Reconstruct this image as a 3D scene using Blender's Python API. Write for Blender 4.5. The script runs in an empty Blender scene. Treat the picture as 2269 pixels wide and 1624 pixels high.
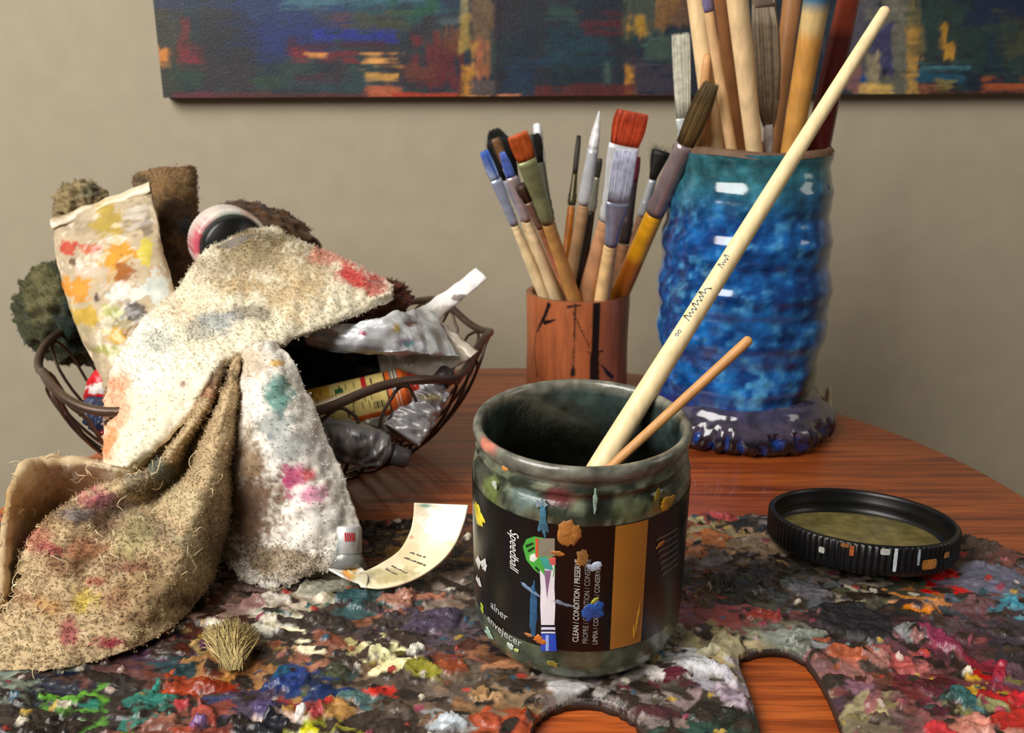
import bpy, math, random
import numpy as np
from mathutils import Vector, Matrix, noise as mnoise

random.seed(7); RNG = np.random.default_rng(7)
scene = bpy.context.scene
COL = scene.collection
ZT = 0.75                                   # table top height
CAM_H = 0.24                                # camera above the table top
PITCH = math.radians(17.0)
FPX, CX, CY = 2050.0, 1134.5, 812.0
cp, sp = math.cos(PITCH), math.sin(PITCH)

# ------------------------------------------------------------------ camera, world, lights, exposure
cam_d = bpy.data.cameras.new('camera'); cam = bpy.data.objects.new('camera', cam_d); COL.objects.link(cam)
cam.location = (0, 0, ZT + CAM_H); cam.rotation_euler = (math.pi/2 - PITCH, 0, 0)
cam_d.sensor_fit = 'HORIZONTAL'; cam_d.sensor_width = 36; cam_d.lens = 36*FPX/2269
cam_d.clip_start = 0.01
cam_d.dof.use_dof = True; cam_d.dof.focus_distance = 0.40; cam_d.dof.aperture_fstop = 17
scene.camera = cam
vs = scene.view_settings
vs.view_transform = 'Standard'; vs.look = 'None'; vs.gamma = 1; vs.use_curve_mapping = False; vs.exposure = 0.0

w = bpy.data.worlds.new('room_light'); scene.world = w; w.use_nodes = True
w.node_tree.nodes['Background'].inputs[0].default_value = (1.0, 0.90, 0.76, 1)
w.node_tree.nodes['Background'].inputs[1].default_value = 0.085

def area(name, loc, target, sx, sy, power, col):
    l = bpy.data.lights.new(name, 'AREA'); l.shape = 'RECTANGLE'; l.size = sx; l.size_y = sy
    l.energy = power; l.color = col
    o = bpy.data.objects.new(name, l); COL.objects.link(o); o.location = loc
    d = Vector(target) - Vector(loc); o.rotation_euler = d.to_track_quat('-Z', 'Y').to_euler()
    return o
area('window_daylight', (-0.95, -0.40, ZT+1.15), (-0.05, 0.55, ZT+0.05), 1.1, 1.1, 46, (1.0, 0.96, 0.90))
area('side_window_daylight', (1.7, 0.1, ZT+0.9), (0.1, 0.6, ZT), 0.5, 0.8, 3.5, (1.0, 0.93, 0.84))

# ------------------------------------------------------------------ projection helpers (a pixel of the photo -> a place in the room)
def ray(u, v):
    kx = (u-CX)/FPX; k = (CY-v)/FPX
    return np.array([kx, cp + k*sp, -sp + k*cp])
CAMP = np.array([0, 0, ZT+CAM_H])
def Pd(u, v, d): return CAMP + ray(u, v)*d
def PY(u, v, Y): r = ray(u, v); return CAMP + r*(Y/r[1])
def PZ(u, v, z): r = ray(u, v); return CAMP + r*((ZT+z-CAMP[2])/r[2])
def proj(p):
    q = np.asarray(p, float) - CAMP
    d = q[..., 1]*cp - q[..., 2]*sp
    yc = q[..., 1]*sp + q[..., 2]*cp
    return CX + FPX*q[..., 0]/d, CY - FPX*yc/d, d
def line_at_v(p0, dr, v):
    kk = (CY-v)/FPX; q = p0 - CAMP
    y0 = q[1]*sp+q[2]*cp; z0 = q[1]*cp-q[2]*sp
    dy = dr[1]*sp+dr[2]*cp; dz = dr[1]*cp-dr[2]*sp
    s = (kk*z0-y0)/(dy-kk*dz)
    return p0 + dr*s

def srgb(r, g, b):
    f = lambda c: (c/255/12.92) if c/255 <= 0.04045 else ((c/255+0.055)/1.055)**2.4
    return np.array([f(r), f(g), f(b)])
def S(t): return srgb(*t)
def nrm(v): v = np.asarray(v, float); return v/(np.linalg.norm(v)+1e-12)

# ------------------------------------------------------------------ noise in numpy
_perm = RNG.permutation(512)
def vnoise(x, y, seed=0):
    x = np.asarray(x, float); y = np.asarray(y, float)
    xi = np.floor(x).astype(int); yi = np.floor(y).astype(int); xf = x-xi; yf = y-yi
    def h(a, b): return _perm[(_perm[(a+seed*17) & 511] + b*1) & 511]/511.0
    u = xf*xf*(3-2*xf); v = yf*yf*(3-2*yf)
    return (h(xi, yi)*(1-u)+h(xi+1, yi)*u)*(1-v) + (h(xi, yi+1)*(1-u)+h(xi+1, yi+1)*u)*v
def fbm(x, y, seed=0, o=4):
    s = 0; a = 0.5; t = 0
    for i in range(o):
        s = s + a*vnoise(x*2**i, y*2**i, seed+i*3); t += a; a *= 0.5
    return s/t
def sstep(a, b, x):
    t = np.clip((x-a)/(b-a), 0, 1); return t*t*(3-2*t)

# ------------------------------------------------------------------ materials: pigment comes from the 'Col' attribute, finish from the nodes
def finish(name, rough=0.5, metal=0.0, var=(0.8, 1.1), vscale=60, stretch=(1, 1, 1), bump=0.0, bscale=200, coat=0.0, spec=0.5, sheen=0.0, detail=4, bdist=0.001):
    m = bpy.data.materials.new(name); m.use_nodes = True; nt = m.node_tree; N = nt.nodes; L = nt.links
    b = N['Principled BSDF']; b.inputs['Roughness'].default_value = rough; b.inputs['Metallic'].default_value = metal
    b.inputs['Coat Weight'].default_value = coat; b.inputs['Coat Roughness'].default_value = 0.08
    b.inputs['Specular IOR Level'].default_value = spec
    b.inputs['Sheen Weight'].default_value = sheen
    at = N.new('ShaderNodeAttribute'); at.attribute_name = 'Col'
    tc = N.new('ShaderNodeTexCoord'); mp = N.new('ShaderNodeMapping'); mp.inputs['Scale'].default_value = stretch
    L.new(tc.outputs['Object'], mp.inputs['Vector'])
    nz = N.new('ShaderNodeTexNoise'); nz.inputs['Scale'].default_value = vscale; nz.inputs['Detail'].default_value = detail
    L.new(mp.outputs[0], nz.inputs['Vector'])
    mr = N.new('ShaderNodeMapRange'); mr.inputs[1].default_value = 0.3; mr.inputs[2].default_value = 0.7
    mr.inputs[3].default_value = var[0]; mr.inputs[4].default_value = var[1]
    L.new(nz.outputs['Fac'], mr.inputs[0])
    mx = N.new('ShaderNodeVectorMath'); mx.operation = 'SCALE'
    L.new(at.outputs['Color'], mx.inputs[0]); L.new(mr.outputs[0], mx.inputs['Scale'])
    L.new(mx.outputs[0], b.inputs['Base Color'])
    if bump:
        n2 = N.new('ShaderNodeTexNoise'); n2.inputs['Scale'].default_value = bscale; n2.inputs['Detail'].default_value = 5
        L.new(mp.outputs[0], n2.inputs['Vector'])
        bp = N.new('ShaderNodeBump'); bp.inputs['Strength'].default_value = bump; bp.inputs['Distance'].default_value = bdist
        L.new(n2.outputs['Fac'], bp.inputs['Height']); L.new(bp.outputs[0], b.inputs['Normal'])
    return m
M = {
 'wood': finish('bare_wood', 0.5, var=(0.82, 1.08), vscale=25, stretch=(12, 12, 2)),
 'lacquer': finish('lacquered_wood', 0.3, var=(0.85, 1.05), vscale=60, coat=0.3),
 'metal': finish('ferrule_metal', 0.22, 0.4, var=(0.85, 1.1), vscale=120),
 'dullmetal': finish('dull_tube_metal', 0.38, 0.35, var=(0.7, 1.1), vscale=90, bump=0.5, bscale=120),
 'bristle': finish('brush_hair', 0.55, var=(0.75, 1.15), vscale=300),
 'paint': finish('dried_oil_paint', 0.40, var=(0.6, 1.25), vscale=170, bump=0.6, bscale=260, coat=0.12, detail=7, bdist=0.0012),
 'plastic': finish('plastic', 0.35, var=(0.85, 1.05), vscale=100),
 'glaze': finish('ceramic_glaze', 0.12, var=(0.5, 1.35), vscale=120, coat=0.6, detail=6, bump=0.25, bscale=45, bdist=0.002),
 'clay': finish('raw_clay', 0.7, var=(0.7, 1.15), vscale=150, bump=0.4),
 'cloth': finish('terry_cloth', 0.9, var=(0.85, 1.1), vscale=330, bump=0.25, bscale=900, sheen=0.15, spec=0.2),
 'paper': finish('printed_label', 0.3, var=(0.92, 1.04), vscale=80),
 'glass': finish('grimy_jar_glass', 0.26, var=(0.4, 1.55), vscale=130, coat=0.4, detail=8, bump=0.45, bscale=210),
 'canvas': finish('painted_canvas', 0.5, var=(0.75, 1.2), vscale=220, bump=0.35, bscale=500, detail=6),
 'wire': finish('bronze_wire', 0.35, 0.6, var=(0.7, 1.1), vscale=80),
 'bamboo': finish('bamboo_cup', 0.42, var=(0.8, 1.12), vscale=30, stretch=(8, 8, 1.5), coat=0.15),
 'black': finish('dark_residue', 0.25, var=(0.7, 1.2), vscale=80),
}

# ------------------------------------------------------------------ object helpers
def to_obj(name, V, F, C, mat, parent=None, smooth=True, origin=None):
    V = np.asarray(V, float); 
    if origin is not None: V = V - np.asarray(origin)
    me = bpy.data.meshes.new(name)
    if isinstance(F, np.ndarray):
        k = F.shape[1]; nf = len(F)
        me.vertices.add(len(V)); me.vertices.foreach_set('co', V.astype(np.float32).ravel())
        me.loops.add(nf*k); me.loops.foreach_set('vertex_index', F.astype(np.int32).ravel())
        me.polygons.add(nf); me.polygons.foreach_set('loop_start', np.arange(0, nf*k, k, dtype=np.int32))
        me.update(calc_edges=True)
    else:
        me.from_pydata([tuple(p) for p in V], [], [tuple(int(i) for i in f) for f in F]); me.update()
    me.validate()
    ca = me.color_attributes.new('Col', 'FLOAT_COLOR', 'POINT')
    c4 = np.ones((len(V), 4), np.float32); c4[:, :3] = C
    ca.data.foreach_set('color', c4.ravel())
    if smooth: me.polygons.foreach_set('use_smooth', np.ones(len(me.polygons), bool))
    me.materials.append(mat)
    o = bpy.data.objects.new(name, me); COL.objects.link(o)
    if parent is not None: o.parent = parent
    return o
class MB:
    def __init__(s): s.V = []; s.F = []; s.C = []
    def add(s, V, F, C):
        n = len(s.V); s.V.extend([np.asarray(p, float) for p in V]); s.F.extend([tuple(i+n for i in f) for f in F])
        C = np.asarray(C, float)
        if C.ndim == 1: C = np.tile(C, (len(V), 1))
        s.C.extend(list(C))
    def loft(s, cs, rx, ry, X, col, n=20, caps=True, Yd=None):
        """rings about the centres cs; X = width direction; col = one colour or one per ring"""
        cs = [np.asarray(c, float) for c in cs]; k = len(cs); V = []; C = []
        for i, c in enumerate(cs):
            a = nrm(cs[min(i+1, k-1)]-cs[max(i-1, 0)])
            x = nrm(np.asarray(X) - a*np.dot(X, a)); y = np.cross(a, x)
            cc = np.asarray(col[i] if np.ndim(col) == 2 else col)
            for j in range(n):
                t = 2*math.pi*j/n
                V.append(c + x*(rx[i]*math.cos(t)) + y*(ry[i]*math.sin(t))); C.append(cc)
        F = [(i*n+j, i*n+(j+1) % n, (i+1)*n+(j+1) % n, (i+1)*n+j) for i in range(k-1) for j in range(n)]
        if caps:
            F.append(tuple(range(n-1, -1, -1))); F.append(tuple((k-1)*n+j for j in range(n)))
        s.add(V, F, C)
    def tube(s, pts, r, col, n=8, closed=False):
        pts = [np.asarray(p, float) for p in pts]; k = len(pts); V = []
        ref = None
        for i, p in enumerate(pts):
            a = nrm(pts[(i+1) % k]-pts[i-1]) if closed else nrm(pts[min(i+1, k-1)]-pts[max(i-1, 0)])
            if ref is None: ref = np.array([0, 0, 1.0]) if abs(a[2]) < 0.8 else np.array([1.0, 0, 0])
            x = nrm(ref - a*np.dot(ref, a)); ref = x; y = np.cross(a, x)
            rr = r[i] if np.ndim(r) else r
            for j in range(n):
                t = 2*math.pi*j/n; V.append(p + x*rr*math.cos(t) + y*rr*math.sin(t))
        m = k if closed else k-1
        F = [(i*n+j, i*n+(j+1) % n, ((i+1) % k)*n+(j+1) % n, ((i+1) % k)*n+j) for i in range(m) for j in range(n)]
        if not closed: F += [tuple(range(n-1, -1, -1)), tuple((k-1)*n+j for j in range(n))]
        s.add(V, F, col)
    def lathe(s, prof, col, n=64, c=(0, 0, 0), rfun=None):
        c = np.asarray(c, float); k = len(prof); V = []; C = []
        for i, (r, z) in enumerate(prof):
            cc = np.asarray(col[i] if np.ndim(col) == 2 else col)
            for j in range(n):
                t = 2*math.pi*j/n; rr = r*(rfun(t, z) if rfun else 1)
                V.append(c+np.array([rr*math.cos(t), rr*math.sin(t), z])); C.append(cc)
        F = [(i*n+j, i*n+(j+1) % n, (i+1)*n+(j+1) % n, (i+1)*n+j) for i in range(k-1) for j in range(n)]
        s.add(V, F, C)
    def disc(s, r, z, col, n=48, c=(0, 0, 0), up=True):
        c = np.asarray(c, float)
        V = [c+np.array([r*math.cos(2*math.pi*j/n), r*math.sin(2*math.pi*j/n), z]) for j in range(n)]
        s.add(V, [tuple(range(n)) if up else tuple(range(n-1, -1, -1))], col)
    def box(s, lo, hi, col):
        x0, y0, z0 = lo; x1, y1, z1 = hi
        V = [(x0,y0,z0),(x1,y0,z0),(x1,y1,z0),(x0,y1,z0),(x0,y0,z1),(x1,y0,z1),(x1,y1,z1),(x0,y1,z1)]
        s.add(V, [(3,2,1,0),(4,5,6,7),(0,1,5,4),(1,2,6,5),(2,3,7,6),(3,0,4,7)], col)
    def grid(s, P, C):
        nu, nv = P.shape[:2]; V = P.reshape(-1, 3)
        F = [(i*nv+j, i*nv+j+1, (i+1)*nv+j+1, (i+1)*nv+j) for i in range(nu-1) for j in range(nv-1)]
        s.add(V, F, C.reshape(-1, 3) if np.ndim(C) == 3 else C)
    def build(s, name, mat, parent=None, smooth=True, origin=None):
        return to_obj(name, np.array(s.V), s.F, np.array(s.C), mat, parent, smooth, origin)
def tag(o, label, cat, group=None, kind=None):
    o['label'] = label; o['category'] = cat
    if group: o['group'] = group
    if kind: o['kind'] = kind
    return o
def empty(name, loc, label, cat, group=None):
    o = bpy.data.objects.new(name, None); COL.objects.link(o); o.location = tuple(loc); o.empty_display_size = 0.02
    return tag(o, label, cat, group)
def solidify(o, t, off=-1):
    m = o.modifiers.new('thickness', 'SOLIDIFY'); m.thickness = t; m.offset = off; return o
def bevel(o, wd, seg=2):
    m = o.modifiers.new('bevel', 'BEVEL'); m.width = wd; m.segments = seg; m.limit_method = 'ANGLE'; return o
def catmull(A, n):
    """resample control array A (k,...) to n points along axis 0"""
    A = np.asarray(A, float); k = len(A); t = np.linspace(0, k-1, n); i = np.clip(t.astype(int), 0, k-2)
    f = (t-i).reshape((-1,)+(1,)*(A.ndim-1))
    p1 = A[i]; p2 = A[i+1]
    p0 = np.where((i > 0).reshape(f.shape), A[np.maximum(i-1, 0)], 2*p1-p2); p3 = np.where((i < k-2).reshape(f.shape), A[np.minimum(i+2, k-1)], 2*p2-p1)
    return 0.5*(2*p1+(p2-p0)*f+(2*p0-5*p1+4*p2-p3)*f**2+(-p0+3*p1-3*p2+p3)*f**3)
def surf(ctrl, nu, nv):
    """(u,v,depth) control grid -> smooth grid of pixels and of places"""
    A = catmull(np.asarray(ctrl, float), nu); A = np.swapaxes(catmull(np.swapaxes(A, 0, 1), nv), 0, 1)
    kx = (A[..., 0]-CX)/FPX; k = (CY-A[..., 1])/FPX
    R = np.stack([kx, cp+k*sp, -sp+k*cp], -1)
    return A, CAMP + R*A[..., 2:3]
def grid_normals(P):
    du = np.gradient(P, axis=0); dv = np.gradient(P, axis=1); n = np.cross(du, dv)
    n /= (np.linalg.norm(n, axis=-1, keepdims=True)+1e-12)
    f = np.sign(np.sum(n*(CAMP-P), -1, keepdims=True)); f[f == 0] = 1
    return n*f
def stains(u, v, base, lst, seed=3, nscale=0.03, sharp=0.35):
    """pigment: soft-edged blotches (u,v,ru,rv,colour,strength) over a base"""
    C = np.broadcast_to(base, u.shape+(3,)).copy()
    nz = fbm(u*nscale, v*nscale, seed, 4)-0.5; nf = fbm(u*0.14, v*0.14, seed+9, 3)-0.5
    for (a, b, ru, rv, col, st) in lst:
        q = np.sqrt(((u-a)/ru)**2+((v-b)/rv)**2) + nz*1.1 + nf*0.9
        al = (st*(1-sstep(0.8-sharp, 0.8+sharp, q)))[..., None]
        C = C*(1-al)+S(col)*al
    return C
def loops(name, P, Nn, C, count, parent, origin, mat, h=0.0018, r=0.00022, keep=None, jitter=1.0, seg=4):
    """terry pile: little curled threads standing on a surface grid; one uncountable part"""
    nu, nv = P.shape[:2]
    dA = np.linalg.norm(np.cross(np.gradient(P, axis=0), np.gradient(P, axis=1)), axis=-1)
    if keep is not None: dA = dA*keep
    pr = (dA/dA.sum()).ravel(); idx = RNG.choice(nu*nv, count, p=pr)
    p = P.reshape(-1, 3)[idx] + RNG.normal(0, 0.0006, (count, 3)); n = Nn.reshape(-1, 3)[idx]; c = np.clip(C.reshape(-1, 3)[idx]*RNG.uniform(0.95, 1.45, (count, 1)), 0, 0.95)
    t = RNG.normal(size=(count, 3)); t -= n*np.sum(t*n, -1, keepdims=True); t /= np.linalg.norm(t, axis=-1, keepdims=True)+1e-9
    b = np.cross(n, t); hh = h*RNG.uniform(0.5, 1.6, (count, 1))
    rings = []
    for i in range(seg+1):
        f = i/seg; a = f*math.pi*1.05
        ctr = p + n*hh*math.sin(a)*0.95 - n*0.0004*(1-f) + t*hh*0.75*(1-math.cos(a))*0.5 + b*hh*0.3*math.sin(2*a)
        rr = r*(1-0.35*f)
        for j in range(3):
            an = 2*math.pi*j/3
            rings.append(ctr + (b*math.cos(an) + (n*math.cos(a)+t*math.sin(a))*0 + np.cross(b, n)*math.sin(an)*0.6 + n*math.sin(an)*0.6)*rr)
    V = np.stack(rings, 1)                       # count,(seg+1)*3,3
    m = (seg+1)*3
    q = []
    for i in range(seg):
        for j in range(3): q.append([i*3+j, i*3+(j+1) % 3, (i+1)*3+(j+1) % 3, (i+1)*3+j])
    F = (np.array(q)[None]+np.arange(count)[:, None, None]*m).reshape(-1, 4)
    o = to_obj(name, V.reshape(-1, 3), F, np.repeat(c, m, 0), mat, parent, True, origin)
    o['kind'] = 'stuff'
    return o
def gridF(nu, nv):
    i, j = np.meshgrid(np.arange(nu-1), np.arange(nv-1), indexing='ij'); a = (i*nv+j).ravel()
    return np.stack([a, a+nv, a+nv+1, a+1], 1)

# ================================================================== setting
WALL_Y = 0.87
mb = MB(); mb.box((-2.2, WALL_Y, 0), (2.2, WALL_Y+0.12, 2.5), S((170, 160, 139)))
wall = mb.build('wall_back', finish('wall_paint', 0.85, var=(0.96, 1.03), vscale=40, bump=0.12, bscale=300, spec=0.2), smooth=False); wall['kind'] = 'structure'
mb = MB(); mb.box((-2.2, -2.0, -0.05), (2.2, WALL_Y, 0), S((120, 100, 80)))
fl = mb.build('floor', finish('floor_boards', 0.6, var=(0.8, 1.1), vscale=10, stretch=(1, 8, 1)), smooth=False); fl['kind'] = 'structure'

# ------------------------------------------------------------------ round table
def wood_top():
    m = bpy.data.materials.new('table_wood_grain'); m.use_nodes = True; nt = m.node_tree; N = nt.nodes; L = nt.links
    b = N['Principled BSDF']; b.inputs['Roughness'].default_value = 0.36; b.inputs['Coat Weight'].default_value = 0.15
    tc = N.new('ShaderNodeTexCoord'); mp = N.new('ShaderNodeMapping')
    mp.inputs['Rotation'].default_value = (0, 0, math.radians(-13)); mp.inputs['Scale'].default_value = (3.0, 60, 5)
    L.new(tc.outputs['Object'], mp.inputs['Vector'])
    n1 = N.new('ShaderNodeTexNoise'); n1.inputs['Scale'].default_value = 3.0; n1.inputs['Detail'].default_value = 8; n1.inputs['Distortion'].default_value = 0.4
    L.new(mp.outputs[0], n1.inputs['Vector'])
    r = N.new('ShaderNodeValToRGB'); e = r.color_ramp.elements
    e[0].position = 0.30; e[0].color = (*S((112, 46, 16)), 1); e[1].position = 0.72; e[1].color = (*S((206, 108, 46)), 1)
    x = r.color_ramp.elements.new(0.50); x.color = (*S((174, 82, 32)), 1)
    L.new(n1.outputs['Fac'], r.inputs['Fac'])
    mp2 = N.new('ShaderNodeMapping'); mp2.inputs['Rotation'].default_value = (0, 0, math.radians(-13)); mp2.inputs['Scale'].default_value = (18, 420, 20)
    L.new(tc.outputs['Object'], mp2.inputs['Vector'])
    n2 = N.new('ShaderNodeTexNoise'); n2.inputs['Scale'].default_value = 1.6; n2.inputs['Detail'].default_value = 3
    L.new(mp2.outputs[0], n2.inputs['Vector'])
    mr = N.new('ShaderNodeMapRange'); mr.inputs[1].default_value = 0.35; mr.inputs[2].default_value = 0.55; mr.inputs[3].default_value = 0.62; mr.inputs[4].default_value = 1.0
    L.new(n2.outputs['Fac'], mr.inputs[0])
    mx = N.new('ShaderNodeVectorMath'); mx.operation = 'SCALE'; L.new(r.outputs[0], mx.inputs[0]); L.new(mr.outputs[0], mx.inputs['Scale'])
    L.new(mx.outputs[0], b.inputs['Base Color'])
    bp = N.new('ShaderNodeBump'); bp.inputs['Strength'].default_value = 0.15; bp.inputs['Distance'].default_value = 0.001
    L.new(n2.outputs['Fac'], bp.inputs['Height']); L.new(bp.outputs[0], b.inputs['Normal'])
    return m
TW = wood_top()
TC = (0.005, 0.472); TR = 0.313
tb = empty('side_table', (TC[0], TC[1], 0), 'round orange-brown wooden table with visible grain, standing against the beige wall', 'table')
mb = MB(); z = ZT
mb.lathe([(0.0001, z-0.026), (TR-0.012, z-0.026), (TR-0.003, z-0.020), (TR, z-0.012), (TR-0.001, z-0.004), (TR-0.005, z), (0.0001, z)], (1, 1, 1), 128)
mb.build('tabletop', TW, tb)
mb = MB(); mb.lathe([(0.0001, ZT-0.03), (0.09, ZT-0.03), (0.09, ZT-0.05), (0.035, ZT-0.09), (0.03, 0.45), (0.045, 0.30), (0.05, 0.2), (0.03, 0.14), (0.0001, 0.12)], (1, 1, 1), 40)
mb.build('pedestal', TW, tb)
for k in range(4):
    a = math.pi/4 + k*math.pi/2; d = np.array([math.cos(a), math.sin(a), 0])
    mb = MB(); mb.loft([d*0.03+[0, 0, 0.17], d*0.12+[0, 0, 0.12], d*0.22+[0, 0, 0.03], d*0.25+[0, 0, 0.015]], [0.02, 0.02, 0.018, 0.018], [0.025, 0.022, 0.015, 0.015], (-d[1], d[0], 0), (1, 1, 1), 12)
    mb.build('leg', TW, tb)

# ------------------------------------------------------------------ canvas on the wall
def build_painting():
    yf = WALL_Y-0.014
    pl = PY(362, 217, yf); prr = PY(2269, 207, yf)
    x0, z0 = pl[0], pl[2]; x1 = 0.62; H = 0.36
    slope = (prr[2]-pl[2])/(prr[0]-pl[0])
    nx, nz = 420, 170
    X = np.linspace(x0, x1, nx)
    t = np.linspace(0, 1, nz)**1.35
    XX, TT = np.meshgrid(X, t*H, indexing='ij'); ZZ = z0 + (XX-x0)*slope + TT
    YY = np.full_like(XX, yf)
    P = np.stack([XX, YY, ZZ], -1)
    U, V, _ = proj(P)
    n1 = fbm(U*0.012, V*0.022, 5, 5); n2 = fbm(U*0.02+9, V*0.006, 8, 4); n3 = fbm(U*0.05, V*0.05, 21, 4)
    C = np.zeros(P.shape)
    A = S((22, 38, 56)); B = S((36, 60, 62)); D = S((46, 40, 50))
    C[:] = A; a = sstep(0.4, 0.62, n1)[..., None]; C = C*(1-a)+B*a; a = sstep(0.5, 0.72, n2)[..., None]; C = C*(1-a)+D*a
    W = (fbm(U*0.031+V*0.013, V*0.037-U*0.011, 22, 4)-0.5)*46; W2 = (n1-0.5)*30
    SH = (fbm(U*0.009, V*0.16, 24, 4)-0.5)*60; SV = (fbm(U*0.16, V*0.009, 26, 4)-0.5)*60
    # strokes: u0,v0,u1,v1,colour,softness px,opacity
    for (u0, v0, u1, v1, c, sf, op) in [
        (330, -80, 400, 225, (58, 52, 38), 14, .9), (330, -60, 1030, 20, (28, 52, 88), 18, .8), (520, -90, 800, 90, (24, 54, 110), 24, .8),
        (640, -120, 960, 12, (70, 120, 136), 14, .9), (760, 8, 1010, 45, (22, 78, 92), 12, .8), (880, 15, 960, 40, (26, 92, 66), 14, .8),
        (700, 32, 900, 66, (70, 72, 48), 12, .75), (735, 35, 770, 60, (104, 56, 48), 8, .8), (560, 50, 760, 120, (20, 40, 108), 18, .8),
        (700, 70, 880, 92, (18, 44, 148), 6, .95), (640, 92, 850, 110, (62, 16, 36), 8, .8), (650, 115, 790, 135, (124, 28, 34), 7, .85),
        (684, 119, 724, 130, (240, 160, 80), 4, 1), (806, 122, 890, 142, (236, 166, 86), 6, 1), (900, 130, 1010, 142, (30, 34, 60), 6, .8),
        (815, 165, 880, 178, (214, 160, 74), 4, .9), (400, 40, 422, 130, (120, 30, 24), 8, .8), (405, 108, 448, 150, (132, 24, 40), 8, .9),
        (352, 112, 372, 145, (238, 150, 60), 5, .95), (370, 145, 440, 200, (32, 60, 50), 12, .8), (420, 25, 560, 130, (22, 30, 38), 16, .6),
        (560, 165, 640, 195, (40, 66, 48), 12, .7), (660, 165, 740, 185, (66, 22, 48), 10, .8), (640, 185, 900, 206, (36, 66, 74), 10, .7),
        (400, 207, 1500, 240, (92, 32, 28), 4, .75), (380, 206, 480, 220, (96, 34, 50), 4, .8), (820, 190, 890, 218, (196, 100, 60), 6, .8),
        (870, 208, 1010, 226, (190, 60, 30), 4, .9), (930, 90, 1020, 200, (108, 26, 34), 14, .8), (900, 140, 960, 175, (110, 54, 34), 10, .7),
        (985, 60, 1025, 105, (120, 68, 40), 9, .8), (975, 30, 1020, 60, (104, 112, 120), 8, .5), (1018, -100, 1034, 50, (160, 150, 104), 6, .9),
        (1022, 30, 1042, 110, (170, 142, 70), 6, .9), (1044, -100, 1095, 170, (116, 92, 66), 8, .85), (1045, 95, 1082, 170, (168, 98, 62), 7, .85),
        (1044, 100, 1054, 165, (214, 158, 74), 4, .9), (1028, 150, 1046, 220, (216, 150, 44), 5, .9), (1046, 175, 1105, 215, (98, 82, 82), 8, .8),
        (1098, -100, 1114, 210, (30, 20, 40), 6, .9), (1120, -80, 1390, 210, (26, 44, 56), 20, .5), (1220, 70, 1340, 130, (22, 66, 82), 16, .7),
        (1120, 150, 1180, 205, (22, 54, 86), 14, .7), (1218, 12, 1270, 36, (50, 88, 74), 12, .6), (1300, 40, 1390, 75, (88, 26, 40), 12, .8),
        (1392, -80, 1470, 80, (84, 90, 74), 10, .7), (1404, 34, 1432, 78, (190, 144, 46), 6, .9), (1450, -90, 1530, 60, (150, 104, 54), 14, .8),
        (1430, 80, 1500, 140, (70, 96, 84), 10, .7), (1386, 150, 1404, 208, (196, 136, 46), 5, .9), (1405, 140, 1500, 205, (66, 56, 72), 14, .7),
        (1190, 195, 1400, 218, (96, 32, 32), 7, .8), (1340, 140, 1350, 185, (84, 110, 98), 4, .5), (1105, 209, 1150, 216, (220, 140, 100), 3, .9),
        (1040, 214, 1080, 220, (220, 150, 60), 3, .9),
        (1500, -100, 1900, 215, (40, 46, 60), 20, .5), (1850, -90, 1960, 215, (96, 92, 104), 16, .85), (1935, -100, 2035, 210, (124, 122, 106), 12, .8),
        (1930, 60, 1975, 170, (44, 44, 104), 7, .85), (1950, 155, 1962, 182, (20, 16, 40), 4, .9), (1888, 165, 1922, 190, (24, 80, 140), 5, .95),
        (1922, 120, 1950, 200, (168, 156, 120), 6, .85), (1905, 186, 1975, 205, (222, 180, 100), 5, .95), (2010, 40, 2036, 206, (190, 146, 66), 6, .9),
        (2012, -90, 2036, 60, (134, 118, 70), 6, .85), (1870, 120, 1905, 205, (160, 104, 84), 8, .7), (2036, 0, 2269, 150, (44, 68, 58), 18, .6),
        (2150, -90, 2400, 50, (18, 32, 66), 18, .85), (2085, 55, 2096, 110, (196, 144, 50), 4, .9), (2090, 95, 2112, 130, (200, 150, 58), 5, .9),
        (2035, 140, 2150, 160, (70, 122, 132), 5, .85), (2034, 158, 2130, 182, (30, 84, 112), 6, .9), (2190, 80, 2220, 150, (24, 50, 66), 10, .8),
        (2230, 50, 2420, 130, (76, 76, 48), 18, .6), (2180, 180, 2500, 205, (178, 90, 50), 6, .9), (2035, 188, 2080, 206, (150, 92, 60), 5, .8),
        (2080, 180, 2110, 204, (140, 128, 70), 6, .7), (2060, 200, 2269, 212, (70, 40, 36), 4, .8)]:
        q = np.maximum(np.maximum(u0-U, U-u1), np.maximum(v0-V, V-v1)) + W*(sf/12) + W2*0.35*(sf/14) + (SH if u1-u0 > v1-v0 else SV)*(sf/13)
        al = (op*(1-sstep(-sf*0.9, sf*1.1, q))*(0.75+0.5*n2))[..., None].clip(0, 1)
        C = C*(1-al)+S(c)*al
    # the part of the canvas above the photo's frame: more of the same bands
    rr = np.random.default_rng(11)
    cs = [(24, 52, 100), (40, 90, 84), (90, 34, 40), (150, 120, 70), (70, 110, 124), (30, 34, 60), (120, 80, 50)]
    for k in range(90):
        u0 = rr.uniform(250, 2700); wd = rr.uniform(30, 240); v0 = rr.uniform(-760, -120); hd = rr.uniform(15, 160); sf = rr.uniform(6, 20)
        q = np.maximum(np.maximum(u0-U, U-u0-wd), np.maximum(v0-V, V-v0-hd)) + W*(sf/12) + SH*(sf/14)
        al = (0.8*(1-sstep(-sf*0.6, sf*0.8, q))*(V < -70))[..., None]; C = C*(1-al)+S(cs[k % 7])*al
    C = np.clip(C*0.78*(0.7+0.6*n3[..., None]), 0, 1)
    root = empty('wall_canvas', ((x0+x1)/2, WALL_Y, z0+H/2), 'unframed abstract canvas in dark blue, green, red and ochre hung on the beige wall', 'painting')
    o = np.array(root.location)
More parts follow.
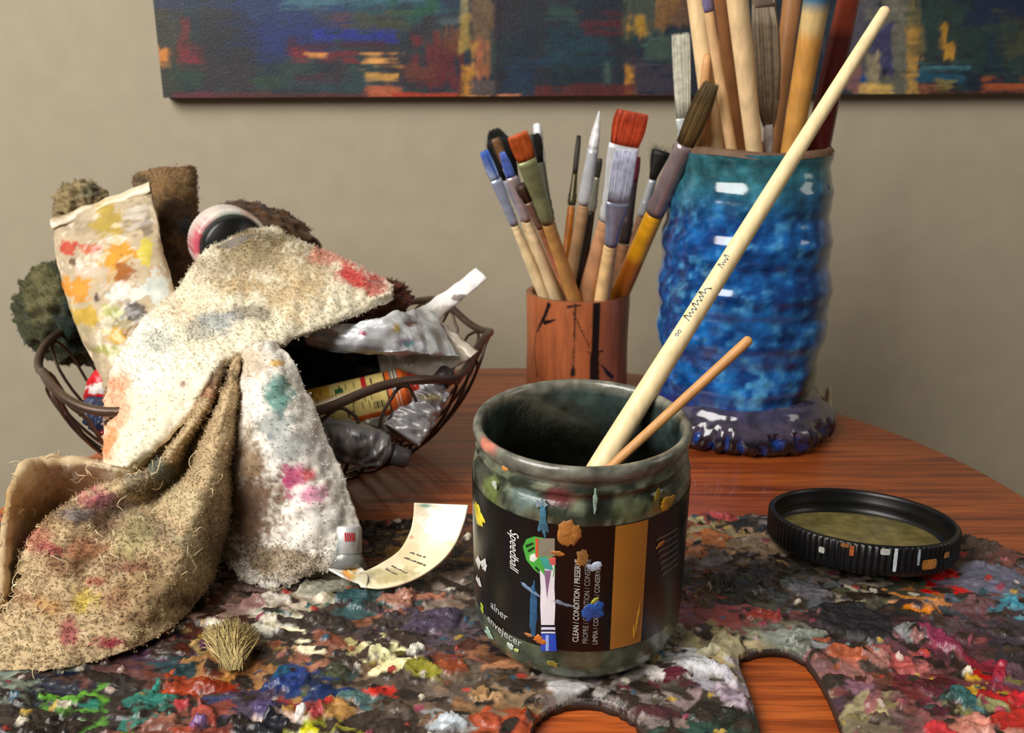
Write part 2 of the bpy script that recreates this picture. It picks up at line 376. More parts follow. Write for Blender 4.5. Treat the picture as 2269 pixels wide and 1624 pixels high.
    V_ = P.reshape(-1, 3); F = gridF(nx, nz)
    to_obj('painted_face', V_, F, C.reshape(-1, 3), M['canvas'], root, True, o)
    mb = MB()
    zb0, zb1 = z0, z0+(x1-x0)*slope
    d = 0.0006
    c1 = S((60, 34, 34)); c2 = S((46, 54, 50))
    q = [(x0, yf+d, zb0), (x1, yf+d, zb1), (x1, yf+d, zb1+H), (x0, yf+d, zb0+H), (x0, WALL_Y-0.0005, zb0), (x1, WALL_Y-0.0005, zb1), (x1, WALL_Y-0.0005, zb1+H), (x0, WALL_Y-0.0005, zb0+H)]
    mb.add(q, [(0, 1, 5, 4), (4, 5, 6, 7), (1, 2, 6, 5), (2, 3, 7, 6), (3, 0, 4, 7)], [c1, c1, c2, c2]*2)
    mb.build('stretcher', M['canvas'], root, False, o)
build_painting()

# ================================================================== palette with crusted paint
PAL_Z = 0.0045                                # top of the board above the table
def px_poly(lst, z=0.008): return np.array([PZ(u, v, z)[:2] for u, v in lst])
OUT = np.vstack([px_poly([(-330, 1190), (-120, 1150), (100, 1128), (400, 1130), (850, 1142), (1050, 1118), (1300, 1092), (1530, 1081), (1700, 1091), (1900, 1118), (2030, 1145), (2150, 1182), (2269, 1219), (2420, 1300)]),
                 np.array([(0.262, 0.36), (0.25, 0.31), (0.215, 0.272), (0.165, 0.258)])])
OUT = np.vstack([OUT, px_poly([(1712, 1760), (1455, 1720), (1458, 1665), (1440, 1618), (1400, 1572), (1350, 1546), (1300, 1536), (1245, 1543), (1200, 1567), (1178, 1600), (1168, 1650), (1150, 1740)]),
                 np.array([(-0.05, 0.262), (-0.12, 0.265), (-0.19, 0.285), (-0.235, 0.32), (-0.262, 0.37)])])
HOLE = px_poly([(1637, 1455), (1650, 1436), (1685, 1424), (1725, 1421), (1765, 1431), (1800, 1458), (1830, 1505), (1852, 1552), (1872, 1605), (1884, 1650), (1882, 1700), (1850, 1735), (1790, 1742), (1735, 1715), (1705, 1668), (1686, 1610), (1664, 1530)])
def inside(px, py, poly):
    r = np.zeros(px.shape, bool); n = len(poly)
    for i in range(n):
        x0, y0 = poly[i]; x1, y1 = poly[(i+1) % n]
        c = ((y0 > py) != (y1 > py)) & (px < (x1-x0)*(py-y0)/((y1-y0)+1e-15)+x0); r ^= c
    return r
def nearest(pts, poly):
    best = np.full(len(pts), 1e9); out = pts.copy()
    for i in range(len(poly)):
        a = poly[i]; b = poly[(i+1) % len(poly)]; ab = b-a
        t = np.clip(((pts-a)@ab)/(ab@ab+1e-15), 0, 1); q = a+t[:, None]*ab; d = np.sum((pts-q)**2, 1)
        m = d < best; best[m] = d[m]; out[m] = q[m]
    return out, np.sqrt(best)
def smooth_poly(p, n=6):
    k = len(p); A = np.vstack([p[-2:], p, p[:3]]); R = catmull(A, (len(A)-1)*n+1); return R[2*n:(2+k)*n]
OUT = smooth_poly(OUT, 5); HOLE = smooth_poly(HOLE, 5)
PALCOL = [ # u,v,colour of the dried paint around there
 (20,1500,(120,134,124)),(120,1520,(24,28,48)),(250,1530,(40,34,36)),(60,1600,(34,24,20)),(330,1440,(70,46,66)),(410,1360,(70,32,22)),(380,1480,(40,70,76)),
 (150,1545,(84,142,50)),(330,1545,(34,112,100)),(420,1520,(140,56,28)),(300,1490,(94,60,58)),(520,1420,(176,146,90)),(510,1480,(172,124,74)),(590,1400,(226,222,200)),
 (600,1330,(196,180,162)),(560,1320,(150,122,112)),(640,1450,(160,96,76)),(650,1500,(28,54,112)),(700,1490,(78,88,58)),(730,1430,(140,92,72)),(700,1400,(52,44,42)),
 (450,1590,(144,70,60)),(400,1600,(112,72,62)),(580,1570,(64,52,76)),(650,1585,(196,180,176)),(690,1600,(170,170,50)),(700,1570,(150,56,50)),(600,1610,(20,20,34)),
 (730,1560,(168,126,72)),(790,1540,(76,104,104)),(830,1530,(196,44,30)),(790,1330,(52,86,88)),(720,1300,(150,146,128)),(880,1340,(150,102,86)),(870,1320,(120,64,44)),
 (960,1370,(76,66,82)),(880,1400,(66,56,62)),(1000,1400,(96,80,92)),(1040,1340,(84,84,80)),(1000,1300,(140,124,112)),(840,1450,(228,222,170)),(930,1480,(138,132,44)),
 (980,1470,(128,62,36)),(1010,1480,(150,80,46)),(1070,1420,(52,44,52)),(900,1500,(90,76,66)),(960,1520,(120,104,92)),(800,1500,(122,102,82)),(860,1560,(84,72,62)),
 (1090,1450,(116,84,66)),(1050,1510,(96,82,72)),(1110,1530,(150,122,92)),(1130,1500,(90,74,60)),(1000,1600,(160,160,160)),(1080,1600,(166,74,42)),(1060,1560,(140,104,72)),(940,1610,(76,66,60)),
 (860,1610,(64,48,40)),(1180,1500,(126,100,78)),(1240,1520,(160,154,150)),(1330,1520,(120,110,110)),(1430,1490,(90,86,70)),(1520,1470,(214,214,216)),(1570,1480,(206,206,208)),(1600,1500,(176,170,180)),
 (1500,1500,(96,44,56)),(1530,1540,(64,58,48)),(1560,1570,(44,38,34)),(1620,1540,(160,142,150)),(1660,1580,(44,54,44)),(1600,1610,(50,80,70)),(1480,1560,(140,126,124)),
 (1560,1420,(150,142,106)),(1620,1430,(172,160,128)),(1740,1405,(130,138,128)),(1680,1410,(140,140,120)),(1580,1360,(150,74,70)),(1640,1370,(150,90,84)),(1720,1380,(150,94,96)),
 (1560,1130,(176,56,62)),(1560,1100,(150,138,130)),(1620,1110,(92,92,80)),(1680,1110,(150,132,130)),(1570,1190,(204,128,80)),(1640,1180,(190,156,124)),(1640,1160,(66,60,50)),(1590,1160,(176,158,112)),
 (1680,1210,(172,146,118)),(1600,1240,(152,134,132)),(1560,1280,(96,72,52)),(1680,1270,(60,50,44)),(1640,1300,(60,54,46)),(1750,1260,(74,70,62)),(1720,1330,(84,84,72)),(1780,1310,(96,104,110)),
 (1860,1300,(120,108,108)),(1900,1310,(172,158,140)),(1960,1310,(82,82,66)),(2060,1330,(200,130,66)),(2100,1335,(86,104,120)),(2090,1277,(214,30,34)),(2160,1270,(100,100,116)),(2220,1270,(96,100,118)),
 (2180,1230,(82,66,58)),(2250,1215,(104,66,58)),(1900,1360,(52,44,46)),(1860,1380,(58,44,48)),(1960,1370,(46,42,46)),(1940,1405,(130,136,142)),(2010,1390,(84,58,66)),(2090,1370,(80,66,74)),
 (2200,1350,(104,64,72)),(2258,1345,(70,130,150)),(2240,1390,(64,56,66)),(1800,1440,(140,96,92)),(1880,1450,(166,86,56)),(1950,1450,(160,104,98)),(2000,1470,(164,76,76)),(1960,1500,(94,54,44)),
 (1900,1500,(150,96,100)),(1920,1540,(112,82,98)),(2080,1420,(126,48,74)),(2150,1440,(78,46,54)),(2220,1440,(46,42,48)),(2150,1500,(200,160,40)),(2200,1490,(140,40,60)),(2260,1500,(110,70,90)),
 (2030,1510,(110,44,44)),(2080,1530,(104,40,60)),(2130,1480,(104,60,60)),(2150,1560,(56,96,96)),(2200,1560,(132,130,86)),(2260,1545,(190,40,46)),(2240,1590,(170,40,36)),(2170,1600,(190,120,104)),
 (2060,1600,(130,84,84)),(1980,1580,(112,86,84)),(1930,1600,(120,108,88)),(2080,1620,(180,60,58)),(1890,1570,(172,160,120)),(1000,1160,(96,66,52)),(870,1170,(44,34,30)),(900,1210,(120,92,46)),
 (1300,1130,(120,100,84)),(1200,1200,(110,90,76)),(300,1250,(96,80,70)),(100,1250,(90,80,74)),(-100,1350,(80,64,58)),(600,1200,(110,96,86))]
FEAT = [ # u,v,ru,rv,angle,colour,height  single dabs of thick paint
 (655,1500,46,34,-12,(26,56,124),.0035),(628,1490,14,20,20,(24,84,118),.002),(838,1452,26,16,25,(238,232,178),.006),(920,1440,22,10,-20,(226,224,208),.005),(935,1480,48,18,18,(150,144,44),.004),
 (1005,1478,36,14,5,(146,70,38),.004),(335,1548,50,11,8,(30,120,106),.005),(345,1525,10,16,0,(36,132,116),.006),(150,1551,36,10,-4,(92,156,50),.003),(405,1520,56,14,-4,(158,58,26),.003),
 (585,1398,34,10,15,(238,234,214),.005),(600,1325,42,12,-6,(216,204,190),.004),(560,1335,30,12,10,(150,112,106),.004),(785,1325,34,26,-8,(44,82,86),.005),(720,1300,60,18,-14,(166,164,146),.004),
 (880,1335,42,18,10,(170,116,96),.005),(885,1303,10,20,-10,(226,214,206),.006),(960,1375,80,28,-6,(80,68,90),.003),(830,1535,12,14,-20,(214,42,28),.004),(785,1546,40,12,6,(80,116,116),.004),
 (740,1570,46,22,25,(178,132,70),.004),(665,1588,12,10,0,(236,232,226),.006),(690,1602,24,9,-10,(182,186,52),.005),(700,1588,16,12,20,(190,72,74),.006),(640,1575,14,10,0,(180,128,56),.006),
 (585,1575,22,24,-30,(74,62,104),.005),(610,1608,40,22,0,(18,20,34),.004),(720,1560,20,8,-30,(190,44,34),.004),(450,1585,26,24,-20,(170,72,58),.006),(440,1608,16,12,0,(120,84,136),.005),
 (400,1560,18,8,10,(190,60,66),.004),(360,1600,40,14,-10,(150,96,80),.004),(990,1606,44,14,0,(196,206,214),.004),(1085,1592,34,11,15,(190,84,48),.004),(1060,1535,22,12,-20,(178,136,90),.005),
 (1100,1545,20,10,10,(176,140,98),.005),(1130,1470,60,10,-8,(186,130,92),.004),(1560,1478,70,12,12,(226,226,230),.005),(1610,1495,14,22,-20,(214,210,220),.005),(1630,1545,22,30,-20,(170,152,166),.004),
 (1250,1520,50,12,2,(206,204,204),.004),(1495,1492,30,14,0,(100,36,52),.003),(1563,1126,34,11,12,(196,44,56),.004),(1590,1140,26,8,10,(206,96,106),.003),(1580,1190,44,20,10,(216,134,80),.003),
 (1640,1158,40,8,-3,(52,50,42),.002),(1545,1150,24,12,8,(196,184,132),.003),(1580,1245,36,16,-5,(150,142,150),.003),(1660,1205,50,22,0,(186,158,128),.002),(1590,1362,48,22,8,(164,78,72),.003),
 (1690,1365,50,8,6,(176,66,56),.003),(1610,1428,44,26,-6,(186,176,136),.005),(1740,1408,66,12,4,(164,172,160),.003),(1560,1440,16,8,0,(220,216,180),.004),(2076,1277,16,7,6,(228,20,30),.004),
 (2190,1275,56,30,-8,(104,104,122),.003),(2070,1331,20,9,4,(214,138,66),.004),(2256,1345,12,16,-10,(70,150,176),.005),(1940,1405,14,10,0,(156,166,170),.004),(1880,1450,60,14,12,(180,92,58),.004),
 (1990,1468,36,20,14,(186,88,84),.004),(1945,1460,26,16,-10,(178,120,110),.004),(2085,1420,24,26,-20,(142,48,84),.005),(2155,1502,14,6,20,(214,166,32),.004),(2215,1490,12,20,20,(170,36,62),.006),
 (2140,1552,28,22,-10,(52,104,104),.005),(2200,1562,36,12,4,(150,146,96),.003),(2262,1548,24,14,4,(214,38,50),.004),(2250,1595,60,20,-5,(186,42,34),.004),(2080,1618,34,12,0,(222,60,66),.005),(2170,1606,36,22,0,(206,134,118),.004),
 (1885,1300,22,5,40,(196,184,164),.005),(1790,1310,50,20,8,(116,112,120),.003),(1645,1295,46,24,-14,(44,44,38),.004),(1605,1290,14,20,-10,(34,26,24),.006),(1890,1375,80,40,-10,(40,38,44),.004)]
def build_palette():
    st = 0.00085
    xs = np.arange(-0.285, 0.285, st); ys = np.arange(0.25, 0.475, st)
    X, Y = np.meshgrid(xs, ys, indexing='ij'); ins = inside(X, Y, OUT) & ~inside(X, Y, HOLE)
    P3 = np.stack([X, Y, np.full_like(X, ZT+0.008)], -1); U, V, _ = proj(P3)
    base = np.zeros(X.shape+(3,)); Hh = 0.0008 + 0.0030*fbm(X*38, Y*60, 2, 4)
    pc = np.array([p[:2] for p in PALCOL], float); cc = np.array([S(p[2]) for p in PALCOL])
    # ground coat from the nearest listed colours, broken up by noise
    wu = U + (fbm(X*70, Y*90, 31, 4)-0.5)*170; wv = V + (fbm(X*70+5, Y*90, 35, 4)-0.5)*90
    best = np.full(X.shape, 1e9)
    for q, c in zip(pc, cc):
        d = (wu-q[0])**2 + ((wv-q[1])*2.0)**2; m = d < best; best[m] = d[m]; base[m] = c
    base *= (0.55+0.7*fbm(X*120, Y*200, 41, 4))[..., None]
    rr = np.random.default_rng(5)
    def dab(x, y, rx, ry, ang, col, hgt, rag=0.55, streak=0.35):
        R = max(rx, ry)*1.5; i0 = int((x-R-xs[0])/st); i1 = int((x+R-xs[0])/st)+2; j0 = int((y-R-ys[0])/st); j1 = int((y+R-ys[0])/st)+2
        i0 = max(i0, 0); j0 = max(j0, 0)
        if i1 <= i0 or j1 <= j0 or i0 >= len(xs) or j0 >= len(ys): return
        xx = X[i0:i1, j0:j1]-x; yy = Y[i0:i1, j0:j1]-y; c, s = math.cos(ang), math.sin(ang)
        a = (xx*c+yy*s)/rx; b = (-xx*s+yy*c)/ry; o = rr.uniform(0, 90)
        q = np.sqrt(a*a+b*b) + (fbm(a*1.6+o, b*1.6, 51, 4)-0.5)*2*rag
        al = 1-sstep(0.78, 0.98, q)
        sn = fbm(b*4+o, a*0.8, 61, 3)-0.5
        rim = np.exp(-((q-0.75)/0.2)**2)
        Hh[i0:i1, j0:j1] += al*hgt*(0.5+0.35*rim+0.45*sn)
        cm = col*(1+streak*2*sn)[..., None]
        base[i0:i1, j0:j1] = base[i0:i1, j0:j1]*(1-al[..., None]) + cm*al[..., None]
    for k in range(4200):
        x = rr.uniform(xs[0], xs[-1]); y = rr.uniform(ys[0], ys[-1])
        u, v, _ = proj(np.array([x, y, ZT+0.008]))
        d = (pc[:, 0]-u-rr.normal(0, 45))**2 + ((pc[:, 1]-v-rr.normal(0, 18))*2)**2
        c = cc[np.argmin(d)]*rr.uniform(0.35, 1.25)*np.array([1.06, 1.0, 0.92]); g = c.mean(); c = g+(c-g)*rr.uniform(0.7, 1.25)
        if rr.random() < 0.30: c = S((46, 36, 30))*rr.uniform(0.4, 1.8)
        sc = rr.uniform(0.0008, 0.0050)*rr.uniform(0.5, 1)+0.0004
        dab(x, y, sc*rr.uniform(1.1, 3.0), sc, rr.normal(0, 0.5), np.clip(c, 0, 1), rr.uniform(0.0002, 0.0016))
    for (u, v, ru, rv, an, c, hg) in FEAT:
        p = PZ(u, v, 0.008); d = np.linalg.norm(p-CAMP)
        dab(p[0], p[1], ru*d/FPX*0.95, rv*d/FPX/0.6, math.radians(-an)*1.4, S(c)*0.85, hg*0.5, 0.55, 0.4)
    for k in range(420):                        # small chips and crumbs
        x = rr.uniform(xs[0], xs[-1]); y = rr.uniform(ys[0], ys[-1]); sc = rr.uniform(0.0008, 0.002)
        c = S([(210, 200, 180), (170, 60, 50), (60, 90, 110), (180, 150, 70), (40, 30, 30), (190, 170, 160), (150, 70, 90)][k % 7])
        dab(x, y, sc*1.5, sc, rr.uniform(0, 3), c, rr.uniform(0.0005, 0.002))
    Hh += 0.0004*(fbm(X*400, Y*400, 71, 3)-0.5) + 0.0011*(fbm(X*150, Y*230, 75, 4)-0.5)
    # flat worn places where the jar, the lid and the tube stand
    Hh = np.clip(Hh, 0.0006, 0.0125)
    jm = 1-sstep(0.046, 0.058, np.hypot(X-JX, Y-JY)); Hh = Hh*(1-jm)+np.minimum(Hh, 0.0035)*jm
    lm = 1-sstep(0.044, 0.058, np.hypot(X-LX, Y-LY)); Hh = Hh*(1-lm)+np.minimum(Hh, 0.003)*lm
    # faces
    F = gridF(len(xs), len(ys)); fi = ins.ravel(); kf = fi[F].sum(1) >= 2; F = F[kf]
    used = np.unique(F); P = np.stack([X, Y, ZT+PAL_Z+Hh], -1).reshape(-1, 3)
    outv = used[~fi[used]]
    a, da = nearest(P[outv][:, :2], OUT); b, db = nearest(P[outv][:, :2], HOLE)
    P[outv, :2] = np.where((da < db)[:, None], a, b)
    bd, d1 = nearest(P[used][:, :2], OUT); bd2, d2 = nearest(P[used][:, :2], HOLE)
    dd = np.minimum(d1, d2); P[used, 2] = ZT+PAL_Z + (P[used, 2]-ZT-PAL_Z)*(0.35+0.65*sstep(0, 0.004, dd))
    remap = -np.ones(len(P), int); remap[used] = np.arange(len(used)); F = remap[F]; Vv = P[used]; Cc = base.reshape(-1, 3)[used]
    # skirt round every open edge
    E = np.concatenate([F[:, [0, 1]], F[:, [1, 2]], F[:, [2, 3]], F[:, [3, 0]]]); key = np.sort(E, 1); kk = key[:, 0].astype(np.int64)*len(Vv)+key[:, 1]
    un, inv, cnt = np.unique(kk, return_inverse=True, return_counts=True); be = E[cnt[inv] == 1]
    bv = np.unique(be); m2 = {int(v): len(Vv)+i for i, v in enumerate(bv)}
    low = Vv[bv].copy(); low[:, 2] = ZT+0.003
    SF = np.array([[e[1], e[0], m2[int(e[0])], m2[int(e[1])]] for e in be])
    V2 = np.vstack([Vv, low]); C2 = np.vstack([Cc, Cc[bv]*0.8]); F2 = np.vstack([F, SF])
    root = empty('artist_palette', (0, 0.36, ZT), 'kidney-shaped artist palette crusted with dried paint of every colour, thumb hole at right', 'palette')
    o = np.array(root.location)
    pl = to_obj('paint_crust', V2, F2, np.clip(C2, 0, 1), M['paint'], root, True, o)
    # the board
    st2 = 0.003; xs2 = np.arange(-0.285, 0.285, st2); ys2 = np.arange(0.25, 0.475, st2); X2, Y2 = np.meshgrid(xs2, ys2, indexing='ij')
    i2 = (inside(X2, Y2, OUT) & ~inside(X2, Y2, HOLE)).ravel(); F = gridF(len(xs2), len(ys2)); F = F[i2[F].sum(1) >= 2]; used = np.unique(F)
    P = np.stack([X2, Y2, np.full_like(X2, ZT+PAL_Z-0.0003)], -1).reshape(-1, 3); ov = used[~i2[used]]
    a, da = nearest(P[ov][:, :2], OUT); b, db = nearest(P[ov][:, :2], HOLE); P[ov, :2] = np.where((da < db)[:, None], a, b)
    remap[:] = -1; remap = -np.ones(len(P), int); remap[used] = np.arange(len(used))
    bo = to_obj('board', P[used], remap[F], S((52, 42, 36)), M['wood'], root, False, o); solidify(bo, PAL_Z-0.0004, -1)
    # frayed straw-coloured paint skin standing up on the crust
    mb = MB()
    for k in range(420):
        f = rr.uniform(0, 1); b0 = PZ(515+rr.normal(0, 9), 1478+rr.normal(0, 4), 0.012)
        e = PZ(446+f*130, 1408-math.sin(f*math.pi)*24+rr.normal(0, 9), 0.013+0.004*math.sin(f*math.pi))
        m = (b0+e)/2+[rr.normal(0, .0012), rr.normal(0, .0012), 0.003+rr.normal(0, .001)]
        mb.tube(catmull([b0, m, e], 6), 0.00022, S((206, 184, 126))*rr.uniform(0.5, 1.2), 3)
    fr = mb.build('frayed_paint_skin', M['bristle'], root, True, o); fr['label'] = 'straw-coloured frayed tuft stuck in the paint'
    return root
JX, JY = 0.0287, 0.3632; LX, LY = 0.181, 0.434
build_palette()

# ================================================================== brush-cleaner jar
JR = 0.0452; JZ = 0.0107
JT = math.radians(4.2)                        # stands a little askew on the crust, leaning to the front
def build_jar():
    root = empty('brush_cleaner_jar', (JX, JY, ZT+JZ), 'open grimy glass jar with black printed label, two brush handles standing in it', 'jar')
    root.rotation_euler = (JT, 0, 0)
    Rm = np.array(Matrix.Rotation(JT, 3, 'X')); O = np.array(root.location)
    def hit(u, v, R=JR):                      # pixel -> (angle from the front, height) on the jar wall
        d = Rm.T@ray(u, v); o = Rm.T@(CAMP-O)
        a = d[0]**2+d[1]**2; b = 2*(o[0]*d[0]+o[1]*d[1]); c = o[0]**2+o[1]**2-R*R
        D = max(b*b-4*a*c, 0); t = (-b-math.sqrt(D))/(2*a); p = o+d*t
        return math.atan2(p[0], -p[1]), p[2]
    def cyl(ph, z, R): return np.array([R*math.sin(ph), -R*math.cos(ph), z])
    n = 128
    g1 = S((74, 84, 66)); g2 = S((98, 104, 84)); gd = S((44, 50, 40)); top = S((118, 118, 106)); dk = S((16, 18, 14))
    prof = [(0.0005, 0.0), (0.036, 0.0), (0.041, 0.0015), (0.0437, 0.005), (0.0450, 0.010), (0.0452, 0.02), (0.0452, 0.0725), (0.0451, 0.0760), (0.0446, 0.0790), (0.0430, 0.0808), (0.0424, 0.0822), (0.0424, 0.0835), (0.0436, 0.0845), (0.0438, 0.0858), (0.0426, 0.0870), (0.0424, 0.0885), (0.0436, 0.0897), (0.0446, 0.0915), (0.0448, 0.0935), (0.0442, 0.0952), (0.0432, 0.0958), (0.0418, 0.0955), (0.0408, 0.0940), (0.0404, 0.090), (0.0404, 0.070), (0.0406, 0.040)]
    prof = [(r, z if z < 0.06 else z*1.028) for r, z in prof]
    V = []; C = []; k = len(prof)
    for i, (r, z) in enumerate(prof):
        for j in range(n):
            t = 2*math.pi*j/n; V.append((r*math.sin(t), -r*math.cos(t), z))
            nz = float(fbm(t*6, z*120, 13, 4)); n2 = float(fbm(t*14+3, z*260, 17, 3))
            if z < 0.0115: c = g1*(0.7+0.7*nz)
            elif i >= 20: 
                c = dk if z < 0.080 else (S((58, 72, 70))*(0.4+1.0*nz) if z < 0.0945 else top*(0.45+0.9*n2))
            elif z > 0.0895: c = top*(0.35+0.8*n2)
            elif z > 0.070: c = (g2 if nz > 0.5 else gd)*(0.6+0.8*n2)
            else: c = g1
            C.append(c)
    # patches of paint on the glass
    V = np.array(V); C = np.array(C)
    ang = np.arctan2(V[:, 0], -V[:, 1])
    ix = np.arange(len(V))//n
    for (u, v, rp, rz, col, st) in [(1072, 985, .16, .006, (196, 110, 92), .8), (1085, 1090, .14, .006, (120, 136, 74), .6), (1470, 1118, .16, .005, (150, 120, 40), .8), (1240, 1105, .14, .004, (116, 48, 52), .6), (1150, 1110, .16, .005, (112, 132, 128), .6), (1395, 1130, .2, .006, (92, 100, 60), .6), (1075, 1010, .1, .003, (150, 146, 110), .5)]:
        ph, zz = hit(u, v); q = np.sqrt(((ang-ph)/rp)**2+((V[:, 2]-zz)/rz)**2)+(fbm(ang*9, V[:, 2]*300, 29, 3)-0.5)
        al = (st*(1-sstep(0.5, 1.1, q))*(ix < 21))[:, None]; C = C*(1-al)+S(col)*al
    F = [(i*n+j, i*n+(j+1) % n, (i+1)*n+(j+1) % n, (i+1)*n+j) for i in range(k-1) for j in range(n)]
    to_obj('glass_body', V, F, C, M['glass'], root)
    mb = MB(); mb.disc(0.0405, 0.041, S((9, 9, 8)), 64); lq = mb.build('dark_liquid', M['black'], root, False); lq['label'] = 'near-black liquid inside the jar'
    # label wrap
    _, zb = hit(1285, 1443); _, zt = hit(1285, 1166)
    m = 160; V = []; C = []; F = []
    for j in range(m+1):
        ph = -2.0+4.0*j/m
        for i in range(9):
            z = zb+(zt-zb)*i/8; V.append(cyl(ph, z, JR+0.00022)); C.append(S((7, 7, 8)))
    F = [(j*9+i, (j+1)*9+i, (j+1)*9+i+1, j*9+i+1) for j in range(m) for i in range(8)]
    lab = to_obj('label', V, F, np.array(C), M['paper'], root); lab['label'] = 'black wraparound label'
    def band(name, ph0, ph1, z0, z1, col, lift, mat, parent=lab, nn=24, lbl=None):
        V = []; 
        for j in range(nn+1):
            for i in range(5): V.append(cyl(ph0+(ph1-ph0)*j/nn, z0+(z1-z0)*i/4, JR+lift))
        F = [(j*5+i, (j+1)*5+i, (j+1)*5+i+1, j*5+i+1) for j in range(nn) for i in range(4)]
        o = to_obj(name, V, F, np.array(col), mat, parent)
        if lbl: o['label'] = lbl
        return o
    p0, _ = hit(1357, 1300); p1, _ = hit(1426, 1300)
    band('gold_stripe', p0, p1, zb+0.0003, zt-0.0003, S((168, 112, 44)), 0.0004, M['paper'], lbl='plain ochre-gold upright stripe')
    # lettering, bent round the wall
    def letters(txt, u, v, size, rot, col, shear=0.0, name='lettering', sx=1.0, bold=0.0):
        cu = bpy.data.curves.new('t', 'FONT'); cu.body = txt; cu.size = 1; cu.shear = shear; cu.resolution_u = 3; cu.offset = bold
        o = bpy.data.objects.new('t', cu); COL.objects.link(o); dg = bpy.context.evaluated_depsgraph_get(); dg.update()
        me = bpy.data.meshes.new_from_object(o.evaluated_get(dg)); 
        vv = np.array([x.co[:] for x in me.vertices]); ff = [tuple(p.vertices) for p in me.polygons]
        bpy.data.objects.remove(o); bpy.data.curves.remove(cu); bpy.data.meshes.remove(me)
        ph, z = hit(u, v); c, s = math.cos(rot), math.sin(rot)
        x = vv[:, 0]*size*sx; y = vv[:, 1]*size; X = x*c-y*s; Y = x*s+y*c
        V = [cyl(ph+X[i]/JR, z+Y[i], JR+0.00055) for i in range(len(vv))]
        return to_obj(name, V, ff, S(col), M['paper'], lab, False)
    pxm = 0.345/FPX*1.0
    letters('Speedball', 1132, 1170, 36*pxm, -math.pi/2, (235, 235, 232), 0.35, sx=0.78)
    letters('CLEAN / CONDITION / PRESERVE', 1281, 1421, 19*pxm, math.pi/2, (226, 226, 224), sx=0.80)
    letters('PROPRE / CONDITION / CONSERVE', 1302, 1424, 18*pxm, math.pi/2, (150, 150, 150), sx=0.80)
    letters('LIMPIA / CONDICIÓN / CONSERVA', 1323, 1426, 17*pxm, math.pi/2, (176, 176, 174), sx=0.80)
    letters('aîner', 1089, 1343, 31*pxm, -0.13, (196, 200, 202))
    letters('envejecer', 1082, 1372, 31*pxm, -0.13, (196, 200, 202))
    # printed paintbrush picture: cream bristle bell, blue handle, two bands
    def shape(name, pts, col, lift=0.0005, mat='paper', parent=lab, lbl=None, sub=1):
        q = [hit(a, b) for a, b in pts]; c = np.mean(q, 0)
        V = [cyl(c[0], c[1], JR+lift*1.15)]+[cyl(a, b, JR+lift) for a, b in q]; k = len(q)
        o = to_obj(name, V, [(0, 1+i, 1+(i+1) % k) for i in range(k)], S(col), M[mat], parent, False)
        if lbl: o['label'] = lbl
        return o
    shape('printed_brush', [(1214, 1240), (1231, 1240), (1229, 1300), (1231, 1340), (1229, 1383), (1200, 1383), (1198, 1340), (1199, 1300), (1196, 1240)], (232, 228, 238), .0005, lbl='white printed brush picture')
    shape('printed_brush_shade', [(1207, 1262), (1222, 1262), (1216, 1300), (1213, 1325)], (140, 104, 140), .0006)
    for (a, b) in [(1388, 1394), (1398, 1402)]: shape('printed_band', [(1200, a), (1231, a), (1231, b), (1200, b)], (212, 214, 240), .0005)
    shape('printed_handle', [(1200, 1403), (1232, 1403), (1234, 1441), (1199, 1441)], (40, 74, 190), .0005, lbl='blue handle of the printed brush')
    shape('printed_handle_shine', [(1210, 1405), (1217, 1405), (1217, 1440), (1210, 1440)], (150, 174, 240), .0006)
    blob = [(1160, 1210), (1168, 1193), (1185, 1187), (1205, 1190), (1218, 1212), (1231, 1250), (1228, 1276), (1210, 1279), (1186, 1262), (1168, 1240)]
    shape('printed_palette', blob, (74, 170, 66), .00052, lbl='green palette emblem')
    shape('printed_square', [(1188, 1191), (1194, 1191), (1194, 1234), (1188, 1234)], (214, 84, 60), .0006)
    shape('printed_square', [(1195, 1191), (1230, 1191), (1230, 1231), (1195, 1231)], (134, 128, 112), .0006)
    shape('printed_square', [(1196, 1233), (1220, 1233), (1226, 1262), (1208, 1258)], (64, 158, 150), .0006)
    shape('printed_square', [(1214, 1233), (1232, 1233), (1232, 1250), (1218, 1250)], (206, 92, 88), .0006)
    shape('printed_highlight', [(1176, 1228), (1186, 1224), (1192, 1236), (1184, 1244), (1175, 1240)], (226, 236, 222), .0006)
    for q in [[(1166, 1206), (1182, 1200), (1184, 1204), (1168, 1212)], [(1170, 1218), (1184, 1209), (1186, 1214), (1173, 1222)], [(1188, 1252), (1198, 1262), (1196, 1266), (1187, 1257)]]:
        shape('printed_mark', q, (20, 50, 24), .0006)
    # small white script at the left edge and faint small print at the right
    for pts in [[(1056, 1240), (1062, 1230), (1068, 1245), (1064, 1262)], [(1066, 1244), (1078, 1236), (1080, 1252), (1070, 1256)], [(1070, 1258), (1082, 1250), (1078, 1266)], [(1058, 1285), (1064, 1278), (1070, 1300), (1064, 1298)], [(1056, 1282), (1060, 1272), (1062, 1290)]]:
        shape('script_mark', pts, (206, 206, 204), .0005)
    for k in range(7):
        a = 1452+k*2; b = 1182+k*13
        shape('small_print', [(a, b+12), (1500, b-14), (1500, b-11), (a, b+16)], (92, 84, 74), .0005)
    # splashes of paint and painted yellow glints, each a small raised lump
    rr = np.random.default_rng(3)
